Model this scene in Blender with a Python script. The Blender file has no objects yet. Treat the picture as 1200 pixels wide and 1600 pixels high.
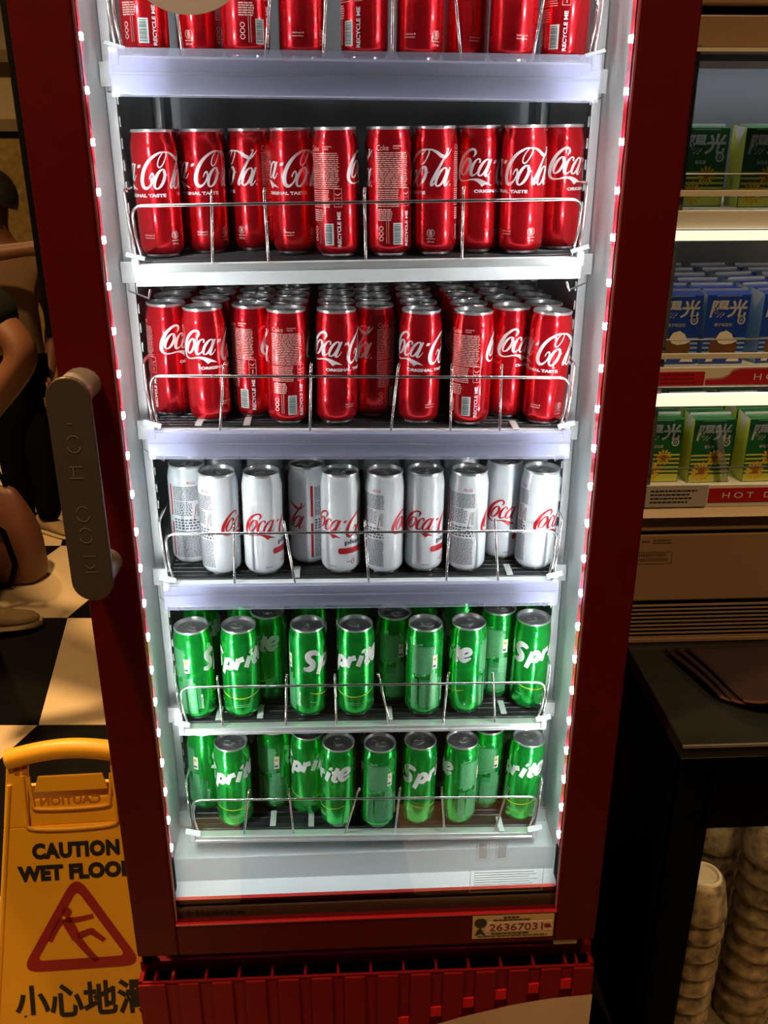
import bpy, bmesh, math, random
from mathutils import Vector, Matrix
random.seed(7)
S = bpy.context.scene
COL = S.collection
R_ = math.radians
PI = math.pi

# ------------------------------------------------------------------ camera, world, light, exposure
cd = bpy.data.cameras.new('camera'); cam = bpy.data.objects.new('camera', cd); COL.objects.link(cam)
cd.sensor_fit = 'VERTICAL'; cd.sensor_height = 24.0; cd.lens = 1442.0 / 1600 * 24.0; cd.clip_start = 0.02
TH, PS = R_(22.42), R_(2.779)
_f = Vector((math.sin(PS)*math.cos(TH), math.cos(PS)*math.cos(TH), -math.sin(TH)))
_r = Vector((math.cos(PS), -math.sin(PS), 0)); _u = _r.cross(_f)
CAM = Vector((-0.0264, -1.0206, 1.5))
cam.matrix_world = Matrix(((_r.x, _u.x, -_f.x, CAM.x), (_r.y, _u.y, -_f.y, CAM.y), (_r.z, _u.z, -_f.z, CAM.z), (0, 0, 0, 1)))
S.camera = cam
w = bpy.data.worlds.new('world'); S.world = w; w.use_nodes = True
w.node_tree.nodes['Background'].inputs[0].default_value = (1.0, 0.72, 0.45, 1)
w.node_tree.nodes['Background'].inputs[1].default_value = 0.02
S.view_settings.view_transform = 'Standard'; S.view_settings.look = 'None'
S.view_settings.gamma = 1.0; S.view_settings.use_curve_mapping = False
S.view_settings.exposure = 0.0
LED_POWER = 345.0          # emission of one light chip in the cooler
def lamp(name, loc, power, size, color, aim=None):
    l = bpy.data.lights.new(name, 'AREA'); l.energy = power; l.shape = 'DISK'; l.size = size; l.color = color; l.spread = R_(125)
    o = bpy.data.objects.new(name, l); COL.objects.link(o); o.location = loc
    if aim: o.rotation_euler = (Vector(aim)-Vector(loc)).to_track_quat('-Z', 'Y').to_euler()
    return o
WARM = (1.0, 0.60, 0.25)
lamp('ceiling_spot', (-1.15, 0.85, 2.92), 50, 0.16, WARM)
lamp('ceiling_spot', (-0.75, -0.55, 2.92), 20, 0.16, WARM)
lamp('ceiling_spot', (0.95, -0.9, 2.92), 15, 0.16, WARM)
lamp('ceiling_spot', (-2.2, 3.3, 2.92), 22, 0.16, WARM)

# ------------------------------------------------------------------ materials
def mat(name, col, rough=0.5, metal=0.0, var=0.0, scale=8.0, bump=0.0, bscale=60.0, coat=0.0, emit=None, estr=0.0, spec=0.5, stretch=None, col2=None):
    m = bpy.data.materials.new(name); m.use_nodes = True
    nt = m.node_tree; b = nt.nodes['Principled BSDF']
    b.inputs['Base Color'].default_value = (*col, 1); b.inputs['Roughness'].default_value = rough
    b.inputs['Metallic'].default_value = metal; b.inputs['Coat Weight'].default_value = coat
    b.inputs['Coat Roughness'].default_value = 0.08
    b.inputs['Specular IOR Level'].default_value = spec
    if emit: b.inputs['Emission Color'].default_value = (*emit, 1); b.inputs['Emission Strength'].default_value = estr
    if var or bump:
        tc = nt.nodes.new('ShaderNodeTexCoord'); mp = nt.nodes.new('ShaderNodeMapping')
        nt.links.new(tc.outputs['Object'], mp.inputs[0])
        if stretch: mp.inputs['Scale'].default_value = stretch
    if var:
        n = nt.nodes.new('ShaderNodeTexNoise'); n.inputs['Scale'].default_value = scale; n.inputs['Detail'].default_value = 6
        nt.links.new(mp.outputs[0], n.inputs['Vector'])
        cr = nt.nodes.new('ShaderNodeValToRGB')
        c2 = col2 or tuple(c*(1-var) for c in col)
        cr.color_ramp.elements[0].position = 0.3; cr.color_ramp.elements[1].position = 0.7
        cr.color_ramp.elements[0].color = (*c2, 1); cr.color_ramp.elements[1].color = (*[min(1, c*(1+var*0.4)) for c in col], 1)
        nt.links.new(n.outputs[0], cr.inputs[0]); nt.links.new(cr.outputs[0], b.inputs['Base Color'])
    if bump:
        n2 = nt.nodes.new('ShaderNodeTexNoise'); n2.inputs['Scale'].default_value = bscale; n2.inputs['Detail'].default_value = 4
        nt.links.new(mp.outputs[0], n2.inputs['Vector'])
        bp = nt.nodes.new('ShaderNodeBump'); bp.inputs['Strength'].default_value = bump; bp.inputs['Distance'].default_value = 0.002
        nt.links.new(n2.outputs[0], bp.inputs['Height']); nt.links.new(bp.outputs[0], b.inputs['Normal'])
    return m
def clear(name, tint=(1, 1, 1), rough=0.02, ior=1.45, haze=0.0, hazecol=(1, 1, 1)):
    """thin clear sheet: lets light straight through, mirrors a little at grazing angles"""
    m = bpy.data.materials.new(name); m.use_nodes = True; nt = m.node_tree; nt.nodes.clear()
    o = nt.nodes.new('ShaderNodeOutputMaterial'); t = nt.nodes.new('ShaderNodeBsdfTransparent'); g = nt.nodes.new('ShaderNodeBsdfGlossy')
    t.inputs[0].default_value = (*tint, 1); g.inputs['Roughness'].default_value = rough
    fr = nt.nodes.new('ShaderNodeFresnel'); fr.inputs[0].default_value = ior
    mx = nt.nodes.new('ShaderNodeMixShader'); nt.links.new(fr.outputs[0], mx.inputs[0])
    src = t
    if haze:
        d = nt.nodes.new('ShaderNodeBsdfTranslucent'); d2 = nt.nodes.new('ShaderNodeBsdfDiffuse')
        d.inputs[0].default_value = (*hazecol, 1); d2.inputs[0].default_value = (*hazecol, 1)
        md = nt.nodes.new('ShaderNodeMixShader'); md.inputs[0].default_value = 0.6
        nt.links.new(d.outputs[0], md.inputs[1]); nt.links.new(d2.outputs[0], md.inputs[2])
        mh = nt.nodes.new('ShaderNodeMixShader'); mh.inputs[0].default_value = haze
        nt.links.new(t.outputs[0], mh.inputs[1]); nt.links.new(md.outputs[0], mh.inputs[2]); src = mh
    nt.links.new(src.outputs[0], mx.inputs[1]); nt.links.new(g.outputs[0], mx.inputs[2]); nt.links.new(mx.outputs[0], o.inputs[0])
    return m
M = {}
M['door_red'] = mat('door_red_paint', (0.088, 0.0010, 0.0026), 0.55, var=0.08, scale=30, bump=0.05, bscale=400, spec=0.15)
M['grille_red'] = mat('grille_red_plastic', (0.19, 0.0016, 0.006), 0.6, var=0.08, scale=30, bump=0.05, bscale=300, spec=0.15)
M['liner'] = mat('white_liner_plastic', (0.68, 0.74, 0.76), 0.4, var=0.04, scale=5)
M['back'] = mat('grey_back_panel', (0.50, 0.51, 0.54), 0.5, var=0.15, scale=4)
M['gasket'] = mat('white_gasket', (0.75, 0.78, 0.80), 0.45, var=0.04, scale=20)
M['steel'] = mat('brushed_steel', (0.72, 0.73, 0.75), 0.28, 1.0, var=0.08, scale=60, stretch=(1, 1, 0.1))
M['wire'] = mat('chromed_wire', (0.85, 0.84, 0.82), 0.16, 1.0, var=0.05, scale=90)
M['alu'] = mat('aluminium', (0.80, 0.80, 0.81), 0.22, 1.0, var=0.05, scale=40)
M['lid'] = mat('can_lid_aluminium', (0.80, 0.80, 0.81), 0.28, 0.78, var=0.08, scale=120)
M['rail_white'] = mat('white_shelf_rail', (0.80, 0.86, 0.88), 0.3, var=0.03, scale=12)
M['rail_alu'] = mat('pale_alloy_rail', (0.72, 0.76, 0.76), 0.3, 0.55, var=0.05, scale=30)
M['ticket'] = mat('lavender_ticket_strip', (0.62, 0.64, 0.82), 0.25, var=0.06, scale=9, coat=0.4)
M['ticket_lo'] = mat('pale_lavender_strip', (0.70, 0.74, 0.90), 0.25, var=0.04, scale=9, coat=0.4)
M['clear_lip'] = clear('clear_strip_plastic', (0.9, 0.9, 0.97), 0.05, 1.4, 0.28, (0.7, 0.72, 0.9))
M['clip'] = mat('translucent_white_clip', (0.52, 0.55, 0.56), 0.35, var=0.05, scale=30)
M['deck'] = mat('dark_shelf_mat', (0.022, 0.024, 0.026), 0.35, var=0.2, scale=20)
M['tab'] = mat('pale_track_strip', (0.62, 0.68, 0.66), 0.3, var=0.06, scale=30)
M['glass'] = clear('door_glass', (0.97, 0.985, 0.98), 0.01, 1.32)
M['glassblack'] = mat('brown_black_glass_border', (0.055, 0.034, 0.027), 0.35, var=0.1, scale=20)
M['ink'] = mat('black_ink', (0.012, 0.012, 0.013), 0.5, var=0.1, scale=50)
M['red_reflection'] = mat('red_reflection_paint', (0.45, 0.02, 0.02), 0.35, var=0.1, scale=20)  # red reflection along the bottom gasket, put into the colour
M['handle'] = mat('grey_metallic_handle', (0.105, 0.082, 0.070), 0.45, 0.45, var=0.06, scale=200)
M['handle_edge'] = mat('pale_handle_bracket', (0.30, 0.26, 0.27), 0.4, 0.4, var=0.05, scale=60)
M['cream'] = mat('cream_vinyl', (0.62, 0.45, 0.34), 0.5, var=0.08, scale=20)
M['goldplate'] = mat('cream_gold_sticker', (0.58, 0.42, 0.22), 0.35, 0.15, var=0.08, scale=25)
M['ivory'] = mat('ivory_paper', (0.72, 0.55, 0.42), 0.5, var=0.05, scale=30)
M['darkred_ink'] = mat('dark_red_ink', (0.20, 0.006, 0.008), 0.5, var=0.1, scale=40)
M['black'] = mat('matte_black', (0.003, 0.003, 0.0035), 0.7, var=0.2, scale=20, spec=0.02)
M['led'] = mat('light_chip', (1, 1, 1), 0.4, emit=(0.93, 1.0, 0.99), estr=LED_POWER)
M['groove_lit_red'] = mat('lit_red_plastic', (0.60, 0.012, 0.016), 0.6, var=0.1, scale=40, spec=0.1)  # brighter copy of the grille red, paints light caught at groove ends
M['bead'] = mat('pink_clear_bead', (0.55, 0.16, 0.22), 0.3, var=0.1, scale=30)
M['lightbar'] = mat('red_light_bar', (0.42, 0.010, 0.022), 0.25, var=0.1, scale=30, coat=0.5)
# cans
M['can_red'] = mat('red_can_paint', (0.80, 0.008, 0.018), 0.23, 0.72, var=0.05, scale=30, coat=0.55)
M['can_white'] = mat('white_can_paint', (0.72, 0.77, 0.81), 0.24, 0.0, var=0.04, scale=25, coat=0.4)
M['can_green'] = mat('green_can_paint', (0.010, 0.54, 0.060), 0.23, 0.74, var=0.05, scale=30, coat=0.55)
M['logo_white'] = mat('white_can_print', (0.86, 0.84, 0.84), 0.35, 0.15, var=0.04, scale=60)
M['print_pink'] = mat('small_white_on_red_print', (0.86, 0.50, 0.46), 0.35, 0.2, var=0.1, scale=200)
M['logo_red'] = mat('red_can_print', (0.52, 0.012, 0.022), 0.35, 0.15, var=0.05, scale=60)
M['print_grey'] = mat('grey_can_print', (0.09, 0.10, 0.12), 0.4, var=0.15, scale=200)
M['code_pale'] = mat('barcode_pale', (0.62, 0.70, 0.66), 0.4, var=0.06, scale=60)
M['code_dark'] = mat('barcode_dark', (0.07, 0.12, 0.11), 0.4, var=0.1, scale=60)
M['mint'] = mat('pale_green_print', (0.18, 0.52, 0.26), 0.4, 0.2, var=0.15, scale=200)
M['panel_green'] = mat('dull_green_print', (0.05, 0.36, 0.12), 0.4, 0.4, var=0.15, scale=120)
M['yellow_print'] = mat('yellow_print', (0.55, 0.62, 0.03), 0.35, 0.3, var=0.1, scale=60)
M['amber'] = mat('amber_print', (0.75, 0.42, 0.05), 0.4, var=0.1, scale=60)
M['dark_panel'] = mat('dark_red_print', (0.20, 0.004, 0.008), 0.35, 0.4, var=0.1, scale=90)
# room
M['tile_pale'] = mat('pale_floor_tile', (0.72, 0.57, 0.36), 0.5, var=0.10, scale=5, bump=0.05)
M['tile_black'] = mat('black_floor_tile', (0.004, 0.0035, 0.0035), 0.6, var=0.2, scale=8, spec=0.08)
M['grout'] = mat('dark_grout', (0.03, 0.026, 0.022), 0.8, var=0.2, scale=60)
M['sign'] = mat('orange_yellow_plastic', (0.86, 0.44, 0.020), 0.42, var=0.08, scale=8, bump=0.08, bscale=120)
M['sign_shade'] = mat('shaded_orange_plastic', (0.50, 0.17, 0.01), 0.55, var=0.15, scale=15)  # darker copy of the sign orange, shade of relief and slots painted in
M['sign_black'] = mat('black_sign_paint', (0.010, 0.010, 0.012), 0.5, var=0.2, scale=30)
M['sign_red'] = mat('red_sign_paint', (0.34, 0.010, 0.012), 0.5, var=0.2, scale=30)
M['wall_beige'] = mat('beige_wall', (0.42, 0.33, 0.20), 0.7, var=0.1, scale=3, bump=0.1)
M['wall_brown'] = mat('brown_beam', (0.16, 0.11, 0.06), 0.6, var=0.2, scale=6)
M['gold'] = mat('gold_textured_panel', (0.45, 0.31, 0.10), 0.35, 0.6, var=0.35, scale=30, bump=0.6, bscale=45)
M['ceiling'] = mat('dark_ceiling', (0.10, 0.075, 0.05), 0.8, var=0.1, scale=4)
M['tan'] = mat('tan_enamel', (0.36, 0.225, 0.125), 0.4, var=0.05, scale=10)
M['tan_lip'] = mat('pale_tan_lip', (0.62, 0.46, 0.30), 0.4, var=0.05, scale=10)
M['enamel'] = mat('white_enamel', (0.80, 0.78, 0.68), 0.35, var=0.04, scale=10)
M['grey_steel'] = mat('grey_steel_sheet', (0.16, 0.17, 0.19), 0.35, 0.5, var=0.1, scale=6, stretch=(0.3, 1, 1))
M['slat'] = mat('tan_vent_slat', (0.50, 0.36, 0.24), 0.4, 0.2, var=0.06, scale=10)
M['red_label'] = mat('red_price_strip', (0.50, 0.012, 0.025), 0.4, var=0.05, scale=20)
M['white_ink'] = mat('white_ink', (0.85, 0.80, 0.78), 0.5, var=0.04, scale=30)
M['grey_card'] = mat('grey_card', (0.50, 0.47, 0.44), 0.5, var=0.06, scale=20)
M['carton_green'] = mat('green_carton', (0.012, 0.115, 0.025), 0.3, var=0.06, scale=30, coat=0.2)
M['carton_blue'] = mat('blue_carton', (0.012, 0.055, 0.42), 0.3, var=0.06, scale=30, coat=0.2)
M['carton_lblue'] = mat('light_blue_carton_side', (0.28, 0.48, 0.80), 0.3, var=0.08, scale=30)
M['carton_lime'] = mat('lime_carton_side', (0.60, 0.66, 0.10), 0.3, var=0.08, scale=30)
M['carton_silver'] = mat('silver_foil_print', (0.66, 0.68, 0.70), 0.3, 0.3, var=0.06, scale=40)
M['petal'] = mat('yellow_petal_print', (0.74, 0.46, 0.02), 0.4, var=0.2, scale=120)
M['pistil'] = mat('orange_flower_centre_print', (0.35, 0.10, 0.01), 0.4, var=0.2, scale=120)
M['coco'] = mat('brown_coconut_print', (0.16, 0.065, 0.018), 0.5, var=0.3, scale=120)
M['coco_white'] = mat('white_coconut_print', (0.84, 0.80, 0.70), 0.5, var=0.06, scale=60)
M['counter'] = mat('black_gloss_counter', (0.020, 0.022, 0.022), 0.16, var=0.2, scale=8)
M['counter_edge'] = mat('steel_edge_strip', (0.55, 0.50, 0.42), 0.3, 0.9, var=0.1, scale=20)
M['cloth'] = mat('dark_maroon_cloth', (0.026, 0.007, 0.005), 0.85, var=0.2, scale=40, bump=0.5, bscale=300)
M['cloth_hem'] = mat('maroon_cloth_hem', (0.12, 0.04, 0.028), 0.85, var=0.2, scale=60, bump=0.5, bscale=300)
M['cup'] = mat('speckled_stoneware', (0.40, 0.29, 0.165), 0.38, var=0.55, scale=55, coat=0.25, col2=(0.07, 0.05, 0.035))
M['cup_foot'] = mat('pale_glazed_foot', (0.62, 0.50, 0.34), 0.3, var=0.15, scale=30, coat=0.4)
M['skin'] = mat('skin', (0.11, 0.040, 0.016), 0.55, var=0.08, scale=20)
M['hair'] = mat('dark_hair', (0.012, 0.008, 0.006), 0.5, var=0.3, scale=60, bump=0.4, bscale=200)
M['shirt_tan'] = mat('tan_cotton', (0.115, 0.062, 0.030), 0.9, var=0.15, scale=12, bump=0.4, bscale=150)
M['shirt_black'] = mat('black_cotton', (0.005, 0.0055, 0.0045), 0.9, spec=0.1, var=0.2, scale=12, bump=0.3, bscale=150)
M['trousers'] = mat('black_trousers', (0.0025, 0.0025, 0.003), 0.9, spec=0.05, var=0.2, scale=12)
M['shoe'] = mat('tan_suede_shoe', (0.36, 0.25, 0.13), 0.8, var=0.15, scale=20, bump=0.2, bscale=150)
M['sole'] = mat('pale_rubber_sole', (0.55, 0.45, 0.30), 0.6, var=0.1, scale=20)
M['bag'] = mat('brown_leather', (0.14, 0.05, 0.028), 0.5, var=0.2, scale=10, bump=0.3, bscale=80)
M['top_lamp'] = mat('top_lamp_tube', (1, 1, 1), 0.4, emit=(0.92, 0.96, 1.0), estr=20.0)
M['lamp_rail'] = mat('glowing_cream_rail', (0.85, 0.82, 0.70), 0.4, emit=(1.0, 0.90, 0.66), estr=1.0)
M['warm_lamp'] = mat('warm_lamp_tube', (1, 1, 1), 0.4, emit=(1.0, 0.90, 0.72), estr=5.0)
M['cup_lamp'] = mat('amber_lamp_tube', (1, 1, 1), 0.4, emit=(1.0, 0.74, 0.40), estr=34.0)
M['lilac'] = mat('clear_grey_film', (0.55, 0.60, 0.62), 0.4)
M['disc'] = clear('grey_white_sticker', (0.9, 0.9, 0.9), 0.4, 1.2, 0.93, (0.72, 0.74, 0.82))

# ------------------------------------------------------------------ mesh helpers
class MB:
    def __init__(s): s.v = []; s.f = []; s.m = []; s.k = 0
    def add(s, vs, fs, k=None):
        b = len(s.v); s.v += [tuple(v) for v in vs]; s.f += [tuple(i+b for i in f) for f in fs]; s.m += [s.k if k is None else k]*len(fs); return s
    def box(s, x0, x1, y0, y1, z0, z1, k=None, mx=None):
        vs = [Vector((x, y, z)) for z in (z0, z1) for y in (y0, y1) for x in (x0, x1)]
        if mx: vs = [mx @ v for v in vs]
        return s.add(vs, [(0, 2, 3, 1), (4, 5, 7, 6), (0, 1, 5, 4), (2, 6, 7, 3), (0, 4, 6, 2), (1, 3, 7, 5)], k)
    def prism(s, pts, y0, y1, k=None, axis='y', mx=None):
        """outline in (x,z), given thickness in y"""
        n = len(pts); 
        a = sum(pts[i][0]*pts[(i+1) % n][1]-pts[(i+1) % n][0]*pts[i][1] for i in range(n))
        if a < 0: pts = pts[::-1]
        if axis == 'y': vs = [Vector((p[0], y, p[1])) for y in (y0, y1) for p in pts]
        elif axis == 'x': vs = [Vector((y, -p[0], p[1])) for y in (y0, y1) for p in pts]; 
        else: vs = [Vector((p[0], -p[1], y)) for y in (y0, y1) for p in pts]
        if mx: vs = [mx @ v for v in vs]
        fs = [tuple(range(n)), tuple(range(2*n-1, n-1, -1))]+[(i, i+n, (i+1) % n+n, (i+1) % n) for i in range(n)]
        return s.add(vs, fs, k)
    def lathe(s, prof, n=28, c=(0, 0, 0), k=None, mx=None):
        vs = []; fs = []
        for r, z in prof:
            for i in range(n):
                t = 2*PI*i/n; v = Vector((c[0]+r*math.cos(t), c[1]+r*math.sin(t), c[2]+z)); vs.append(mx @ v if mx else v)
        for j in range(len(prof)-1):
            for i in range(n):
                fs.append((j*n+i, j*n+(i+1) % n, (j+1)*n+(i+1) % n, (j+1)*n+i))
        return s.add(vs, fs, k)
    def tube(s, path, r, n=8, k=None, cap=True):
        P = [Vector(p) for p in path]; vs = []; fs = []; ref = None
        for i, p in enumerate(P):
            t = (P[min(i+1, len(P)-1)]-P[max(i-1, 0)]).normalized()
            if ref is None: ref = Vector((0, 0, 1)) if abs(t.z) < 0.9 else Vector((1, 0, 0))
            a = t.cross(ref).normalized(); b = t.cross(a).normalized(); ref = a.cross(t) if False else -b
            rr = r[i] if isinstance(r, (list, tuple)) else r
            for j in range(n):
                q = 2*PI*j/n; vs.append(p+a*rr*math.cos(q)+b*rr*math.sin(q))
        for i in range(len(P)-1):
            for j in range(n):
                fs.append((i*n+j, i*n+(j+1) % n, (i+1)*n+(j+1) % n, (i+1)*n+j))
        if cap: fs += [tuple(range(n-1, -1, -1)), tuple((len(P)-1)*n+j for j in range(n))]
        return s.add(vs, fs, k)
    def build(s, name, mats, parent=None, smooth=None, bevel=0, loc=None, weld=False):
        me = bpy.data.meshes.new(name); me.from_pydata(s.v, [], s.f)
        if not isinstance(mats, (list, tuple)): mats = [mats]
        for m in mats: me.materials.append(M[m] if isinstance(m, str) else m)
        if len(mats) > 1: me.polygons.foreach_set('material_index', s.m)
        if weld or smooth:
            bm = bmesh.new(); bm.from_mesh(me)
            if weld: bmesh.ops.remove_doubles(bm, verts=bm.verts, dist=1e-6)
            bmesh.ops.recalc_face_normals(bm, faces=bm.faces)
            bm.to_mesh(me); bm.free()
        if smooth:
            me.polygons.foreach_set('use_smooth', [True]*len(me.polygons)); me.set_sharp_from_angle(angle=R_(smooth))
        me.update()
        return link(name, me, parent, bevel, loc)
def link(name, me, parent=None, bevel=0, loc=None):
    o = bpy.data.objects.new(name, me); COL.objects.link(o)
    if parent: o.parent = parent
    if loc: o.location = loc
    if bevel:
        b = o.modifiers.new('bevel', 'BEVEL'); b.width = bevel; b.segments = 2; b.limit_method = 'ANGLE'; b.angle_limit = R_(40)
    return o
def tag(o, label=None, cat=None, group=None, kind=None):
    if label: o['label'] = label
    if cat: o['category'] = cat
    if group: o['group'] = group
    if kind: o['kind'] = kind
    return o
def thing(name, label, cat, loc=(0, 0, 0), rot=(0, 0, 0), group=None):
    o = bpy.data.objects.new(name, None); COL.objects.link(o); o.empty_display_size = 0.05
    o.location = loc; o.rotation_euler = rot
    return tag(o, label, cat, group)
def copy_tree(o, parent=None):
    c = o.copy(); COL.objects.link(c); c.parent = parent
    for ch in o.children: copy_tree(ch, c)
    return c

# ---- lettering: ribbons, font outlines
def spline(pts, sub=5):
    out = []; n = len(pts)
    for i in range(n-1):
        p0, p1, p2, p3 = pts[max(i-1, 0)], pts[i], pts[i+1], pts[min(i+2, n-1)]
        for k in range(sub):
            t = k/sub
            out.append(tuple(0.5*((2*b)+(-a+c)*t+(2*a-5*b+4*c-d)*t*t+(-a+3*b-3*c+d)*t**3) for a, b, c, d in zip(p0, p1, p2, p3)))
    out.append(pts[-1]); return out
def ribbon(pts, sub=5):
    """stroke of changing width -> (verts2d, faces)"""
    P = spline([tuple(map(float, p)) for p in pts], sub); v = []; f = []
    for i, (x, y, wd) in enumerate(P):
        a = P[max(i-1, 0)]; b = P[min(i+1, len(P)-1)]; dx, dy = b[0]-a[0], b[1]-a[1]; d = math.hypot(dx, dy) or 1
        h = max(wd, 0.0)/2; v += [(x-dy/d*h, y+dx/d*h), (x+dy/d*h, y-dx/d*h)]
        if i: f.append((2*i-2, 2*i-1, 2*i+1, 2*i))
    return v, f
def between(up, lo):
    v = []; f = []
    for i, (a, b) in enumerate(zip(up, lo)):
        v += [a, b]
        if i: f.append((2*i-2, 2*i-1, 2*i+1, 2*i))
    return v, f
def ring2(cx, cy, a, b, slant, wt, wn, n=28, a0=0, a1=360):
    pts = []
    for i in range(n+1):
        t = R_(a0+(a1-a0)*i/n); c, s = math.cos(t), math.sin(t)
        pts.append((cx+a*c+slant*b*s, cy+b*s, wn+(wt-wn)*abs(c)**1.3))
    return ribbon(pts, 1)
def rect2(x0, x1, y0, y1, step=3.0):
    n = max(1, int((x1-x0)/step)+1); v = []; f = []
    for i in range(n+1):
        x = x0+(x1-x0)*i/n; v += [(x, y0), (x, y1)]
        if i: f.append((2*i-2, 2*i, 2*i+1, 2*i-1))
    return v, f
def disc2(cx, cy, r, ry=None, n=18):
    ry = ry or r
    return [(cx+r*math.cos(2*PI*i/n), cy+ry*math.sin(2*PI*i/n)) for i in range(n)], [tuple(range(n))]
def join2(*parts):
    v = []; f = []
    for pv, pf in parts:
        b = len(v); v += list(pv); f += [tuple(i+b for i in q) for q in pf]
    return v, f
def xf2(p, sx=1, sy=1, dx=0, dy=0, rot=0, shear=0):
    c, s = math.cos(rot), math.sin(rot); out = []
    for x, y in p[0]:
        x = x*sx+shear*y; y = y*sy; out.append((x*c-y*s+dx, x*s+y*c+dy))
    return out, p[1]
def text2(body, height=1.0, width=None, bold=0.0, align='C', shear=0.0, cut=0, spacing=1.0):
    """builtin-font outline filled, scaled so capitals are `height` tall, centred on x"""
    c = bpy.data.curves.new('t', 'FONT'); c.body = body; c.size = 1; c.offset = bold; c.resolution_u = 3; c.space_character = spacing
    o = bpy.data.objects.new('t', c); COL.objects.link(o); bpy.context.view_layer.update()
    me = bpy.data.meshes.new_from_object(o.evaluated_get(bpy.context.evaluated_depsgraph_get()))
    vs = [(v.co.x, v.co.y) for v in me.vertices]; fs = [tuple(p.vertices) for p in me.polygons]
    bpy.data.objects.remove(o); bpy.data.curves.remove(c); bpy.data.meshes.remove(me)
    x0, x1 = min(v[0] for v in vs), max(v[0] for v in vs); y0, y1 = min(v[1] for v in vs), max(v[1] for v in vs)
    s = height/(y1-y0); sx = s if width is None else width/(x1-x0)
    off = {'C': (x0+x1)/2, 'L': x0, 'R': x1}[align]
    p = [((x-off)*sx+shear*(y-y0)*s, (y-y0)*s) for x, y in vs], fs
    return slice2(p, cut) if cut else p
def slice2(p, step):
    bm = bmesh.new(); bv = [bm.verts.new((x, y, 0)) for x, y in p[0]]
    for f in p[1]:
        try: bm.faces.new([bv[i] for i in f])
        except ValueError: pass
    xs = [x for x, y in p[0]]; x = math.floor(min(xs)/step)*step+step
    while x < max(xs):
        bmesh.ops.bisect_plane(bm, geom=bm.verts[:]+bm.edges[:]+bm.faces[:], plane_co=(x, 0, 0), plane_no=(1, 0, 0)); x += step
    bm.verts.index_update()
    out = [(v.co.x, v.co.y) for v in bm.verts], [tuple(v.index for v in f.verts) for f in bm.faces]
    bm.free(); return out
def flat(mb, p, y=0.0, k=None, mx=None, sc=1.0):
    """2-d art put on a plane facing -y"""
    vs = [Vector((x*sc, y, z*sc)) for x, z in p[0]]
    if mx: vs = [mx @ v for v in vs]
    fs = []
    for f in p[1]:
        a = sum(p[0][f[i]][0]*p[0][f[(i+1) % len(f)]][1]-p[0][f[(i+1) % len(f)]][0]*p[0][f[i]][1] for i in range(len(f)))
        fs.append(f if a > 0 else f[::-1])
    return mb.add(vs, fs, k)
def wrap(mb, p, r, z0=0.0, k=None, u0=0.0):
    """2-d art in millimetres wrapped round a can"""
    vs = []
    for x, y in p[0]:
        t = (x+u0)*0.001/r; vs.append((r*math.sin(t), -r*math.cos(t), z0+y*0.001))
    fs = []
    for f in p[1]:
        a = sum(p[0][f[i]][0]*p[0][f[(i+1) % len(f)]][1]-p[0][f[(i+1) % len(f)]][0]*p[0][f[i]][1] for i in range(len(f)))
        fs.append(f if a > 0 else f[::-1])
    return mb.add(vs, fs, k)
def fake_lines(x0, x1, y1, n, pitch, th, rnd=0.35, wmin=2.0, wmax=6.0, gap=0.6):
    """rows of unreadably fine print"""
    v = []; parts = []
    for i in range(n):
        y = y1-i*pitch; x = x0; end = x1-random.random()*rnd*(x1-x0)*(0.5 if i % 4 else 1.2)
        while x < end:
            l = min(random.uniform(wmin, wmax), end-x)
            if l > 0.4: parts.append(rect2(x, x+l, y-th, y))
            x += l+gap
    return join2(*parts)

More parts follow.
